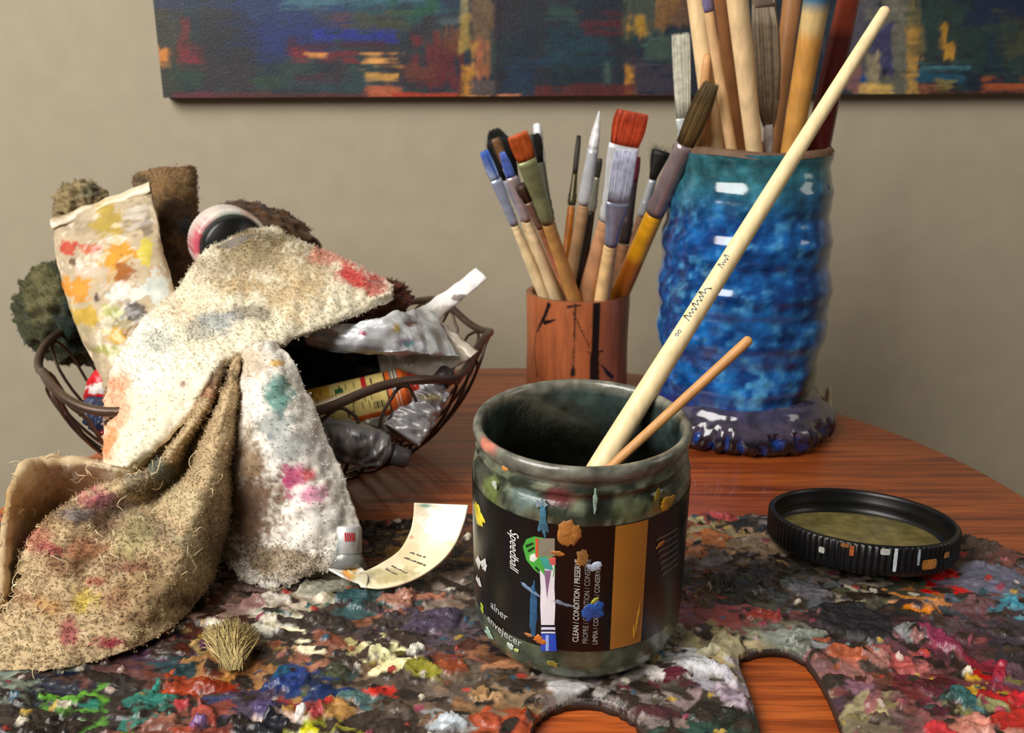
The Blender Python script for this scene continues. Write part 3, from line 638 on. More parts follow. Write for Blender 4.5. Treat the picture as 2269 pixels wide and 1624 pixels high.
    def splash(u, v, ru, rv, col, hgt=0.0007, rot=0.0, lbl=None):
        V = []; C = []; kk = 26; rings = 5; o = rr.uniform(0, 50)
        ph0, z0 = hit(u, v)
        for i in range(rings):
            f = [0.001, 0.4, 0.7, 0.9, 1.0][i]; hg = [1, 1.0, 0.85, 0.6, 0][i]
            for j in range(kk):
                t = 2*math.pi*j/kk; w = 1+1.25*(float(fbm(math.cos(t)*2.2+o, math.sin(t)*2.2+o, 5, 4))-0.5)
                du = ru*f*w*math.cos(t); dv = rv*f*w*math.sin(t); a = du*math.cos(rot)-dv*math.sin(rot); b = du*math.sin(rot)+dv*math.cos(rot)
                ph = ph0+a*pxm/JR/max(0.35, math.cos(ph0)); z = z0-b*pxm*1.08
                V.append(cyl(ph, z, JR+0.0004+0.45*hgt*hg*(0.8+0.4*rr.random()))); C.append(S(col)*(0.75+0.2*rr.random()))
        F = [(i*kk+j, (i+1)*kk+j, (i+1)*kk+(j+1) % kk, i*kk+(j+1) % kk) for i in range(rings-1) for j in range(kk)]
        o_ = to_obj('paint_splash', V, F, np.array(C), M['paint'], root)
        o_['label'] = lbl or 'dried paint splash'
    splash(1061, 1140, 13, 22, (236, 220, 60), lbl='bright yellow paint splash')
    splash(1263, 1180, 24, 30, (186, 122, 58), .0014, lbl='ochre paint lump'); splash(1236, 1224, 16, 6, (190, 122, 48), .0008)
    splash(1290, 1235, 12, 24, (170, 120, 66), .0006)
    splash(1204, 1152, 10, 40, (70, 128, 156), .0005, lbl='blue paint streak'); splash(1184, 1350, 8, 70, (44, 98, 142), .0005, lbl='long blue paint streak'); splash(1198, 1115, 14, 10, (150, 170, 180), .0004)
    splash(1176, 1306, 26, 5, (132, 160, 196), .0006, 0.45); splash(1246, 1336, 24, 5, (130, 140, 158), .0005, 0.25)
    splash(1316, 1352, 24, 24, (38, 88, 172), .0010, lbl='blue paint blob'); splash(1316, 1330, 14, 4, (190, 190, 60), .0006, -0.7)
    splash(1318, 1255, 18, 11, (190, 204, 226), .0007, lbl='pale blue paint dab'); splash(1196, 1416, 15, 10, (206, 116, 44), .0010, lbl='orange paint dab'); splash(1172, 1405, 12, 5, (186, 120, 60), .0005)
    splash(1318, 1110, 5, 26, (160, 190, 178), .0006, lbl='pale green drip');
    splash(1478, 1112, 18, 15, (206, 152, 40), .0010, lbl='yellow-ochre paint dab'); splash(1456, 1096, 8, 14, (150, 136, 40), .0005)
    splash(1412, 1370, 3, 40, (222, 170, 44), .0006, 0.12, lbl='thin yellow glint painted on as a streak'); splash(1404, 1398, 3, 18, (214, 160, 40), .0006, -0.1)  # yellow glints laid on as thin raised streaks of colour
    splash(1462, 1205, 10, 5, (186, 112, 50), .0006, -0.4); splash(1070, 1345, 4, 12, (190, 206, 60), .0006)
    splash(1084, 1402, 10, 12, (176, 206, 190), .0006); splash(1132, 1430, 8, 8, (214, 224, 214), .0007); splash(1146, 1440, 6, 5, (200, 206, 120), .0006)
    splash(1225, 1470, 14, 8, (150, 136, 50), .0006); splash(1098, 1072, 6, 10, (206, 214, 196), .0005); splash(1120, 1038, 7, 6, (206, 140, 70), .0008)
    return root
build_jar()

# the jar's lid, upside down on the crust
def build_lid():
    root = empty('jar_lid', (LX, LY, ZT+0.0108), 'upturned black ribbed jar lid with olive-brown residue inside, on the palette', 'lid')
    root.rotation_euler = (math.radians(-7.0), math.radians(1.8), 0)
    R = 0.0464; h = 0.0160; n = 380
    prof = [(0.001, 0), (R-0.004, 0), (R-0.0008, 0.0008), (R, 0.003), (R, h-0.0015), (R-0.0006, h-0.0004), (R-0.0014, h), (R-0.0024, h-0.0006), (R-0.0028, h-0.002), (R-0.0028, h-0.006), (R-0.0035, h-0.007), (R-0.0028, h-0.008), (R-0.003, 0.0030), (0.001, 0.0028)]
    V = []; C = []
    for i, (r, z) in enumerate(prof):
        for j in range(n):
            t = 2*math.pi*j/n; rib = (0.0005 if j % 4 < 2 else -0.0003) if i in (3, 4) else 0
            V.append(((r+rib)*math.cos(t), (r+rib)*math.sin(t), z)); C.append(S((9, 10, 12))*(0.6+0.8*float(fbm(t*8, z*200, 4, 3))))
    F = [(i*n+j, i*n+(j+1) % n, (i+1)*n+(j+1) % n, (i+1)*n+j) for i in range(len(prof)-1) for j in range(n)]
    to_obj('ribbed_rim', V, F, np.array(C), M['plastic'], root)
    rr, kk = 24, 72; V = []; C = []
    for i in range(rr+1):
        for j in range(kk):
            r = (R-0.0046)*i/rr*(0.98+0.03*math.sin(3*j/kk*6.28)); t = 2*math.pi*j/kk; x, y = r*math.cos(t), r*math.sin(t); q = float(fbm(x*90+7, y*90+3, 8, 4))
            V.append((x, y, 0.0034+0.0012*q*(1-(i/rr)**8))); C.append(S((128, 116, 66))*(0.55+0.8*q))
    F = [(i*kk+j, i*kk+(j+1) % kk, (i+1)*kk+(j+1) % kk, (i+1)*kk+j) for i in range(rr) for j in range(kk)]
    o = to_obj('residue', V, F, np.array(C), M['paint'], root); o['label'] = 'olive-brown dried residue disc'
    # paint specks on the ribs
    for (a, z, w_, hh, c) in [(-92, .010, 1.2, .012, (206, 214, 220)), (-98, .0135, 3, .003, (196, 196, 190)), (-116, .012, 1.4, .005, (176, 92, 40)), (-133, .009, 2, .003, (190, 190, 184)), (-78, .011, 1, .008, (150, 160, 170)), (-70, .007, 6, .005, (172, 112, 44)), (-56, .010, 3, .003, (186, 116, 50)), (-120, .014, 2.5, .002, (150, 96, 50))]:
        V = []; 
        for j in range(7):
            for zz in (-0.5, -.2, .2, 0.5):
                t = math.radians(a+w_*(j/6-0.5)*2*(1-0.5*abs(zz))); V.append(((R+0.0007)*math.cos(t), (R+0.0007)*math.sin(t), min(max(z+hh*zz, 0.001), h-0.0006)))
        F = [(j*4+i, j*4+i+1, (j+1)*4+i+1, (j+1)*4+i) for j in range(6) for i in range(3)]
        to_obj('paint_speck', V, F, S(c), M['paint'], root)
build_lid()

# ================================================================== blue vase
VX, VY = 0.1620, 0.640
def build_vase():
    root = empty('ceramic_vase', (VX, VY, ZT), 'tall hand-thrown blue glazed ceramic pot with chipped dark foot, full of brush handles', 'vase')
    n = 140
    key = [(0.0000, .0560), (0.018, .0560), (0.024, .0535), (0.030, .0522), (0.045, .0532), (0.062, .0545), (0.082, .0568), (0.095, .0575), (0.108, .0572), (0.125, .0566), (0.140, .0558), (0.155, .0553), (0.170, .0540), (0.185, .0528), (0.193, .0530), (0.1975, .0522)]
    kz = np.array([k[0] for k in key]); kr = np.array([k[1] for k in key])
    zs = np.linspace(0.016, 0.1975, 130); V = []; C = []
    def rad(z, t): 
        r = np.interp(z, kz, kr)*1.018
        r += 0.0012*math.sin(z*195+0.5*math.sin(t*2))+0.00028*math.sin(z*560+t)
        return r*(1+0.018*math.sin(2*t+z*22+0.6)+0.012*math.sin(3*t-z*45)) 
    def col(z, t):
        a = float(fbm(t*3.2+2, z*75, 3, 5)); b = float(fbm(t*11, z*170, 6, 4)); c = float(fbm(t*2, z*28, 9, 3))
        dk = S((16, 56, 116)); md = S((28, 102, 176)); lt = S((84, 158, 202)); tl = S((50, 108, 106))
        f = sstep(0.36, 0.62, 0.55*a+0.45*b); cc = dk*(1-f)+md*f; f2 = sstep(0.52, 0.72, b*0.6+c*0.4); cc = cc*(1-f2*0.8)+lt*f2*0.8
        f3 = sstep(0.150, 0.185, z+0.02*(c-0.5)); cc = cc*(1-f3*0.8)+tl*f3*0.8*(0.5+a)
        ph = math.atan2(math.sin(t+math.pi/2), math.cos(t+math.pi/2))     # 0 faces the camera side
        f4 = sstep(0.34, 0.46, ph/1.3*(abs(ph) < 1.9) - (z-0.026)/0.06*0.5+0.3*(a-0.5))*(z < 0.085); cc = cc*(1-f4)+S((10, 10, 16))*f4
        f5 = sstep(0.032, 0.024, z); cc = cc*(1-f5)+S((30, 44, 130))*f5*(0.4+a)
        return cc
    for z in zs:
        for j in range(n):
            t = 2*math.pi*j/n; r = rad(z, t); V.append((r*math.cos(t), r*math.sin(t), z)); C.append(col(z, t))
    F = [(i*n+j, i*n+(j+1) % n, (i+1)*n+(j+1) % n, (i+1)*n+j) for i in range(len(zs)-1) for j in range(n)]
    to_obj('glazed_body', V, F, np.array(C), M['glaze'], root)
    V = []; C = []; rings = [(0, 0.196), (-0.0004, 0.1985), (-0.0022, 0.2005), (-0.0050, 0.2000), (-0.0066, 0.1975), (-0.0072, 0.17), (-0.0075, 0.10), (-0.008, 0.03), (-0.05, 0.022)]
    for dr, z in rings:
        for j in range(n):
            t = 2*math.pi*j/n; r = max(rad(min(z, 0.196), t)+dr+0.0002, 0.001)+0.0004*math.sin(5*t); wz = 0.0012*math.sin(2*t+1)+0.0006*math.sin(5*t)
            V.append((r*math.cos(t), r*math.sin(t), z+(wz if z > 0.19 else 0))); C.append(S((112, 84, 62))*(0.6+0.7*float(fbm(t*9, z*200, 2, 3))) if z > .19 else S((50, 40, 34)))
    F = [(i*n+j, i*n+(j+1) % n, (i+1)*n+(j+1) % n, (i+1)*n+j) for i in range(len(rings)-1) for j in range(n)]
    o = to_obj('bare_rim', V, F, np.array(C), M['clay'], root); o['label'] = 'brown unglazed lip'
    # foot: a thick torn slab of clay with chips
    prof = [(0.001, 0.0004), (.062, .0004), (.0665, .002), (.0675, .0055), (.0675, .010), (.0665, .0145), (.0640, .0175), (.0600, .0205), (.0570, .0245), (.0550, .0290), (.0440, .0295)]
    V = []; C = []; nn = 200
    for i, (r, z) in enumerate(prof):
        for j in range(nn):
            t = 2*math.pi*j/nn; q = float(fbm(math.cos(t)*4+9, math.sin(t)*4+z*60, 15, 4))-0.5; q2 = float(fbm(t*16, z*260, 19, 3))
            rr = (r+0.0045*math.cos(t))*(1+(0.10*q+0.025*math.sin(5*t+1))*(0.3 if z > 0.019 or i == 0 else 1)) - (0.0075*sstep(0.52, 0.70, q2) if 0 < i < 6 else 0)
            V.append((rr*math.cos(t), rr*math.sin(t), z+(0.0022*q if i > 3 else 0)))
            c = S((66, 60, 76)) if z > 0.0135 else (S((24, 70, 150)) if q2 > 0.60 else S((22, 20, 26)))
            if z > 0.0235: c = S((58, 56, 82))
            C.append(c*(0.6+0.8*q2))
    F = [(i*nn+j, i*nn+(j+1) % nn, (i+1)*nn+(j+1) % nn, (i+1)*nn+j) for i in range(len(prof)-1) for j in range(nn)]
    o = to_obj('foot', V, F, np.array(C), M['glaze'], root); o['label'] = 'broken-edged dark foot slab'
build_vase()

# ================================================================== bamboo cup
QX, QY, QR, QH = 0.0497, 0.682, 0.0388, 0.0905
def build_cup():
    root = empty('bamboo_cup', (QX, QY, ZT), 'red-brown bamboo brush cup with black painted bamboo stems, behind the jar', 'cup')
    def ph_z(u, v):                             # pixel -> front angle, height
        s = max(-1, min(1, (u-1281)/114.5)); ph = math.asin(s); p = PY(u, v, QY-QR*math.cos(ph)); return ph, p[2]-ZT
    n, m = 260, 150; V = []; 
    T = np.linspace(0, 2*math.pi, n, endpoint=False); Z = np.linspace(0.0, QH, m)
    TT, ZZ = np.meshgrid(T, Z, indexing='xy')
    r = QR*(1+0.006*np.sin(2*TT+1))+0.0003*np.sin(ZZ*90)
    P = np.stack([r*np.sin(TT), -r*np.cos(TT), ZZ], -1)
    A = np.arctan2(np.sin(TT), np.cos(TT)); C = np.broadcast_to(S((176, 98, 58)), P.shape).copy()
    C *= (0.75+0.45*fbm(TT*9, ZZ*25, 3, 4))[..., None]
    x = A*QR                                     # arc length
    def stroke(pts, wd, col=(16, 12, 12), seed=1):
        q = [ph_z(a, b) for a, b in pts]; q = [(a*QR, b) for a, b in q]; best = np.full(x.shape, 1e9)
        for i in range(len(q)-1):
            a = np.array(q[i]); b = np.array(q[i+1]); ab = b-a; t = np.clip(((x-a[0])*ab[0]+(ZZ-a[1])*ab[1])/(ab@ab), 0, 1)
            w0 = wd[i]+(wd[i+1]-wd[i])*t; best = np.minimum(best, np.hypot(x-a[0]-ab[0]*t, ZZ-a[1]-ab[1]*t)-w0)
        al = (1-sstep(-0.00025, 0.00035, best+(fbm(x*700, ZZ*700, seed, 2)-0.5)*0.0007))[..., None]; C[:] = C*(1-al)+S(col)*al
    k = 0.00034
    stroke([(1312, 672), (1312, 780)], [8.5*k, 8.5*k]); stroke([(1312, 786), (1312, 880)], [10*k, 11*k]); stroke([(1298, 781), (1328, 778)], [1*k, 2*k])
    stroke([(1268, 675), (1266, 760), (1266, 828)], [2*k, 1.2*k, 1*k], seed=4); stroke([(1262, 690), (1300, 770)], [1*k, 1*k], seed=6); stroke([(1266, 818), (1265, 830)], [4*k, 5*k])
    stroke([(1213, 675), (1205, 700), (1190, 735)], [5*k, 4*k, 1*k], seed=8); stroke([(1205, 715), (1228, 708)], [5*k, 1*k], seed=9); stroke([(1207, 690), (1185, 740), (1182, 780), (1190, 835)], [1.5*k, 1*k, 1*k, 2*k], seed=10)
    stroke([(1328, 810), (1352, 835)], [2*k, 4*k], seed=12); stroke([(1330, 812), (1344, 833)], [2*k, 3*k], seed=13); stroke([(1252, 680), (1278, 676)], [3*k, 2*k], (60, 34, 24)); stroke([(1380, 700), (1372, 800)], [.8*k, .8*k], (90, 50, 30))
    F = [(i*n+j, i*n+(j+1) % n, (i+1)*n+(j+1) % n, (i+1)*n+j) for i in range(m-1) for j in range(n)]
    to_obj('cup_wall', P.reshape(-1, 3), np.array(F), C.reshape(-1, 3), M['bamboo'], root)
    mb = MB(); mb.lathe([(QR, QH-0.0003), (QR-0.0008, QH+0.0004), (QR-0.0038, QH+0.0004), (QR-0.0046, QH-0.0006), (QR-0.0048, 0.04), (QR-0.005, 0.007), (0.0005, 0.006)], np.array([S((140, 84, 52))]*4+[S((90, 54, 36))]*3), 90)
    mb.disc(QR-0.001, 0.0004, S((100, 60, 40)), 60, up=False)
    mb.build('cup_inside', M['bamboo'], root)
build_cup()

# ================================================================== paintbrushes
VIEW = np.array([0, cp, -sp])
def axis_line(rim, tip, Yr, Yb, zb):
    """3-D line through the pixel `rim` at distance Yr whose image runs through `tip`; its foot is at (distance Yb, height zb)"""
    pr = PY(rim[0], rim[1], Yr); lo, hi = 0.0, 8.0
    for _ in range(60):
        mid = (lo+hi)/2; u = rim[0]+(rim[0]-tip[0])*mid; v = rim[1]+(rim[1]-tip[1])*mid
        if PY(u, v, Yb)[2]-ZT > zb: lo = mid
        else: hi = mid
    pb = PY(u, v, Yb); return pr, pb
def make_brush(label, rim, tip, Yr, Yb, zb, vf, vh, wt, wf, wh, wr, hair, metal, wood, flat=0.0, group=None, hairs=110, ragged=0.25, point=0.5, paint=None, wmat='wood', ecol=None, center=None, rin=0.03, crimp=True, belly=1.0, htip=None, mmat='metal', fuzz=1.0, wb=None):
    """pixel rows: tip, vf ferrule top, vh handle top; widths in pixels at tip/ferrule top/handle top/rim"""
    pr, pb = axis_line(rim, tip, Yr, Yb, zb)
    if center is not None:
        dx = pb[:2]-center; L = np.linalg.norm(dx)
        if L > rin: pb[:2] = center+dx/L*rin
    a = nrm(pr-pb); P = lambda v: line_at_v(pb, pr-pb, v)
    def mpx(p): return proj(p)[2]/FPX
    pt, pf, ph = P(tip[1]), P(vf), P(vh)
    root = empty('paintbrush', pb, label, 'paintbrush', group); o = np.array(root.location)
    X = nrm(np.cross(a, VIEW)); Yv = np.cross(a, X)
    s = mpx(ph)
    # handle
    mid = P(vh*0.65+rim[1]*0.35)
    base_r = (wb or wr*0.8)/2*s
    cs = [ph-a*0.001, ph+(mid-ph)*0.25, mid, pr, pr+(pb-pr)*0.5, pb+a*0.002, pb]
    rad = [wh/2*s, wh/2*s*1.04*belly, (wh*0.55+wr*0.45)/2*s*belly, wr/2*s, (wr/2*s+base_r)/2, base_r, base_r*0.7]
    A = catmull(np.column_stack([np.array(cs), rad]), 40)
    wc = S(wood); hc = np.tile(wc, (40, 1))*np.array([1+0.12*math.sin(i*1.7+rim[0]) for i in range(40)])[:, None]
    if paint:
        for (va, vb, c) in paint:
            _, vv, _ = proj(A[:, :3])
            mk = (vv > va) & (vv < vb); hc[mk] = S(c)
    mb = MB(); mb.loft(A[:, :3], A[:, 3], A[:, 3], X, hc, 18); mb.build('handle', M[wmat], root, True, o)
    # ferrule, flattening towards the hair
    k = 14; cs = []; rx = []; ry = []
    for i in range(k):
        f = i/(k-1); c = ph+(pf-ph)*f; cs.append(c); wdt = (wh*1.06+(wf-wh*1.06)*sstep(0.15, 1, f))/2*s
        bead = 0.00055 if crimp and i in (2, 4) else 0
        rx.append(wdt+bead); ry.append((wh*1.06/2*s)*(1-flat*0.75*f)+bead if flat else wdt+bead)
    mb = MB(); mb.loft(cs, rx, ry, X, S(metal), 22); mb.build('ferrule', M[mmat], root, True, o)
    # hair: a solid core and separate strands over it
    L = np.linalg.norm(pt-pf); fx, fy = rx[-1]*0.93, ry[-1]*0.93
    ex = wt/2*s; ey = max(fy*0.6, 0.0006) if flat else ex
    mb = MB(); hv = S(hair); tv = S(htip) if htip else hv
    cs = []; qx = []; qy = []; cl = []
    for i in range(9):
        f = i/8; bel = 1+0.12*math.sin(f*math.pi)
        g = f**1.3 if not flat else f
        x_ = (fx*(1-g)+ex*g)*bel; y_ = (fy*(1-g)+ey*g)*(1-0.35*f if flat else bel)
        if point > 0: x_ *= 1-point*max(0, f-0.45)**2*3.0; y_ *= 1-point*max(0, f-0.45)**2*3.0
        if point > 0.5: dm = math.sqrt(1-0.88*f**3.2); x_ *= dm; y_ *= dm
        cs.append(pf+(pt-pf)*f*(1-0.35*ragged)); qx.append(max(x_*0.9, 2e-4)); qy.append(max(y_*0.9, 2e-4)); cl.append(hv*(1-f)+tv*f)
    mb.loft(cs, qx, qy, X, np.array(cl), 16)
    for h in range(hairs):
        t = random.uniform(0, 2*math.pi); q = math.sqrt(random.uniform(0.35, 1)); pts = []
        ln = 1-ragged*random.uniform(0, 0.7); jx, jy = random.gauss(0, 1)*ragged*0.25*fuzz, random.gauss(0, 1)*ragged*0.25*fuzz
        for i in range(5):
            f = i/4*ln; ii = min(f*8, 7.999); i0 = int(ii); fr = ii-i0
            xx = qx[i0]*(1-fr)+qx[i0+1]*fr; yy = qy[i0]*(1-fr)+qy[i0+1]*fr
            pts.append(pf+(pt-pf)*f + X*(xx*1.08*q*math.cos(t)+jx*ex*f*f*2) + Yv*(yy*1.08*q*math.sin(t)+jy*ex*f*f*2))
        mb.tube(pts, [0.00022, 0.00022, 0.0002, 0.00016, 0.00008], (hv if htip is None else (tv if random.random() < (i+1)/6+.2 else hv))*(random.uniform(0.9, 1.05) if hv.mean() > .25 else random.uniform(0.65, 1.25)), 3)
    mb.build('bristles', M['bristle'], root, True, o)
    return root
GC = 'brushes in the bamboo cup'; CC = np.array([QX, QY]); kw = dict(group=GC, center=CC, rin=0.029, zb=0.010)
SIL = (196, 200, 210)
make_brush('leftmost brush in the bamboo cup, its flat bristles tipped bright blue and white', (1203, 648), (1071, 333), .668, .690, vf=398, vh=497, wt=22, wf=26, wh=18, wr=28, hair=(222, 232, 246), htip=(40, 96, 190), metal=(176, 186, 212), wood=(244, 220, 172), flat=.5, point=.1, ragged=.1, hairs=80, **kw)
make_brush('wide black mop brush splayed behind the blue-tipped brushes in the bamboo cup', (1216, 645), (1094, 285), .690, .690, vf=395, vh=488, wt=84, wf=40, wh=18, wr=22, hair=(22, 25, 20), metal=(176, 180, 200), wood=(222, 190, 138), ragged=.18, point=0.55, hairs=620, **kw)
make_brush('slim brush with periwinkle blue bristles, second from the left in the bamboo cup', (1228, 650), (1112, 336), .660, .688, vf=392, vh=488, wt=18, wf=24, wh=18, wr=28, hair=(92, 120, 206), metal=(196, 176, 180), wood=(246, 220, 172), flat=.3, point=.3, ragged=.1, hairs=60, **kw)
make_brush('slim brush with tan-brown hair standing in front of the black mop brush', (1237, 650), (1096, 305), .676, .686, vf=370, vh=480, wt=20, wf=20, wh=13, wr=20, hair=(120, 84, 48), metal=(168, 172, 190), wood=(214, 178, 126), flat=.3, point=.1, ragged=.1, hairs=60, **kw)
make_brush('small round brush with stubby dark brown hair and paint-spattered brown handle', (1262, 655), (1139, 408), .657, .690, vf=447, vh=505, wt=32, wf=20, wh=14, wr=22, hair=(104, 62, 34), htip=(60, 38, 26), metal=(150, 120, 104), wood=(168, 112, 76), ragged=.15, point=.3, hairs=120, paint=[(560, 585, (196, 110, 90)), (608, 622, (222, 140, 96))], **kw)
make_brush('flat brush with burnt-orange bristles and olive-stained ferrule', (1270, 655), (1146, 296), .655, .690, vf=355, vh=492, wt=46, wf=42, wh=28, wr=32, hair=(198, 92, 34), metal=(152, 156, 112), wood=(206, 152, 86), flat=.7, point=0, ragged=.06, hairs=150, mmat='dullmetal', **kw)
make_brush('round black brush just right of the burnt-orange flat brush', (1258, 652), (1176, 294), .690, .680, vf=362, vh=490, wt=44, wf=30, wh=18, wr=20, hair=(26, 22, 20), metal=(110, 112, 96), wood=(150, 104, 66), ragged=.25, point=.1, hairs=190, **kw)
make_brush('narrow white-tipped brush peeking out behind the round black brush', (1236, 640), (1190, 274), .712, .690, vf=332, vh=440, wt=22, wf=19, wh=13, wr=16, hair=(244, 244, 246), metal=(222, 218, 210), wood=(190, 150, 108), ragged=.06, point=.15, hairs=60, **kw)
make_brush('thin liner brush with long dark hair and bright orange handle', (1247, 640), (1283, 298), .708, .690, vf=385, vh=455, wt=12, wf=13, wh=17, wr=20, hair=(48, 44, 32), metal=(92, 84, 58), wood=(218, 128, 34), wmat='lacquer', ragged=.1, point=.2, hairs=40, **kw)
make_brush('pointed round brush with long pure white bristle tip', (1262, 655), (1328, 246), .682, .690, vf=330, vh=452, wt=4, wf=25, wh=28, wr=36, hair=(250, 250, 252), metal=(214, 218, 224), wood=(184, 142, 102), ragged=.05, point=.3, hairs=70, **kw)
make_brush('slender brush with black lacquered handle and small dark tip', (1281, 655), (1330, 350), .668, .690, vf=392, vh=468, wt=12, wf=12, wh=16, wr=24, hair=(50, 46, 38), metal=(140, 138, 124), wood=(20, 18, 18), wmat='lacquer', ragged=.15, point=.2, hairs=40, **kw)
make_brush('wide flat brush with large brick-red bristles, tallest in the bamboo cup', (1300, 660), (1402, 247), .664, .690, vf=322, vh=487, wt=70, wf=66, wh=32, wr=44, hair=(200, 74, 36), metal=(226, 228, 232), wood=(196, 144, 104), flat=.8, point=0, ragged=.05, hairs=420, **kw)
make_brush('flat brush with bluish-white painted bristles in front of the brick-red brush', (1334, 662), (1388, 330), .654, .692, vf=448, vh=540, wt=46, wf=50, wh=30, wr=36, hair=(140, 158, 176), htip=(218, 222, 242), metal=(142, 146, 168), wood=(238, 200, 142), flat=.7, point=0, ragged=.04, hairs=260, **kw)
make_brush('brush with dark crimson hair half hidden behind the bluish-white flat brush', (1366, 650), (1412, 345), .690, .685, vf=402, vh=540, wt=18, wf=20, wh=26, wr=28, hair=(96, 18, 40), metal=(70, 60, 62), wood=(176, 124, 86), ragged=.15, point=.2, hairs=80, **kw)
make_brush('frayed black brush with bright silver ferrule beside the yellow-handled brush', (1374, 640), (1470, 318), .684, .690, vf=398, vh=478, wt=46, wf=18, wh=20, wr=18, hair=(36, 32, 28), metal=(206, 210, 214), wood=(150, 106, 80), ragged=.6, point=0, hairs=110, fuzz=1.2, **kw)
make_brush('big filbert brush with brown hair and chipped yellow handle leaning towards the vase', (1378, 640), (1578, 182), .668, .714, vf=318, vh=472, wt=44, wf=42, wh=40, wr=46, hair=(124, 92, 44), htip=(104, 84, 52), metal=(150, 132, 136), wood=(250, 180, 30), wmat='lacquer', flat=.2, point=.35, ragged=.08, hairs=260, paint=[(575, 660, (206, 122, 34)), (565, 574, (40, 26, 14))], **kw)

# ------------------------------------------------------------------ sticks and brushes standing in the vase
GV = 'brush handles in the blue vase'; VC = np.array([VX, VY])
def handle_up(label, rim, tip, Yr, Yb, wr, wt, wood, zb=0.05, wmat='wood', paint=None, cap=None, cat='paintbrush', round_end=False):
    """a brush stored hair-down: only its bare handle shows"""
    pr, pb = axis_line(rim, tip, Yr, Yb, zb)
    dx = pb[:2]-VC; L = np.linalg.norm(dx)
    if L > 0.036: pb[:2] = VC+dx/L*0.036
    pt = line_at_v(pb, pr-pb, tip[1]); s = proj(pr)[2]/FPX; a = nrm(pt-pb); X = nrm(np.cross(a, VIEW))
    root = empty('paintbrush' if cat == 'paintbrush' else 'wooden_stick', pb, label, cat, GV); o = np.array(root.location)
    n = 36; f = np.linspace(0, 1, n); C0 = pb+(pt-pb)*f[:, None]
    fr = np.linalg.norm(pr-pb)/np.linalg.norm(pt-pb)
    r = np.interp(f, [0, fr, 1], [wr*0.8, wr, wt])/2*s; r[-1] *= 0.6; r[-2] *= 0.92
    hc = np.tile(S(wood), (n, 1))*np.array([1+0.08*math.sin(i*2.1+rim[0]) for i in range(n)])[:, None]
    _, vv, _ = proj(C0)
    for (va, vb, c) in (paint or []): hc[(vv > va) & (vv < vb)] = S(c)
    mb = MB(); mb.loft(C0, r, r, X, hc, 18); mb.build('handle', M[wmat], root, True, o)
    if cap:
        va, vb, c = cap; p0 = line_at_v(pb, pr-pb, vb); p1 = line_at_v(pb, pr-pb, va); rr = wt/2*s*1.12
        mb = MB(); q = [p0+(p1-p0)*i/9 for i in range(10)]; rr_ = [rr*(1.12 if i in (2, 4) else 1) for i in range(10)]; mb.loft(q, rr_, rr_, X, S(c), 18); mb.build('ferrule', M['metal'], root, True, o)
    return root, pb, pr, X, s
LW = (240, 204, 152)
handle_up('thick pale wooden handle at the left of the blue vase, curving grain', (1585, 338), (1528, -120), 0.632, 0.650, 40, 38, (246, 214, 162))
handle_up('slim pale handle topped by a violet-silver ferrule in the blue vase', (1622, 338), (1545, -130), 0.617, 0.650, 25, 18, (236, 192, 140), cap=(-60, 26, (150, 140, 190)))
handle_up('thin tan-brown stick between two pale handles in the blue vase', (1644, 338), (1578, -120), 0.647, 0.650, 28, 26, (176, 118, 70))
handle_up('thick pale handle in the middle of the blue vase', (1672, 340), (1618, -140), 0.610, 0.650, 36, 46, (246, 212, 162))
handle_up('short tan stick low at the left rim of the blue vase, behind the filbert brush', (1552, 335), (1605, 120), 0.624, 0.655, 26, 22, (214, 160, 106))
handle_up('dull ochre stick rising behind the middle handles of the blue vase', (1588, 335), (1598, 90), 0.660, 0.650, 40, 30, (168, 124, 68))
handle_up('orange-tan handle right of the grey bristle brush in the blue vase', (1714, 338), (1772, -140), 0.652, 0.640, 30, 44, (190, 132, 80))
handle_up('stout ochre-yellow handle with blue and cream paint near its top, in the blue vase', (1752, 336), (1832, -130), 0.614, 0.650, 44, 56, (206, 148, 72), paint=[(-200, 0, (60, 110, 140)), (0, 24, (206, 176, 116)), (24, 62, (214, 184, 124)), (290, 312, (150, 150, 156))])
handle_up('dark maroon lacquered handle at the right rim of the blue vase', (1812, 322), (1892, -130), 0.632, 0.660, 56, 40, (84, 20, 14), wmat='lacquer', paint=[(-200, 70, (150, 62, 40)), (70, 80, (176, 96, 76))])
# white flat brush, hair up
kv = dict(group=GV, center=VC, rin=0.036, zb=0.05)
make_brush('flat whitish bristle brush standing at the left rim of the blue vase', (1516, 325), (1508, 72), 0.644, 0.650, vf=262, vh=316, wt=40, wf=34, wh=24, wr=20, hair=(206, 204, 188), metal=(206, 212, 214), wood=(204, 206, 196), flat=.7, point=0, ragged=.08, hairs=260, mmat='dullmetal', **kv)
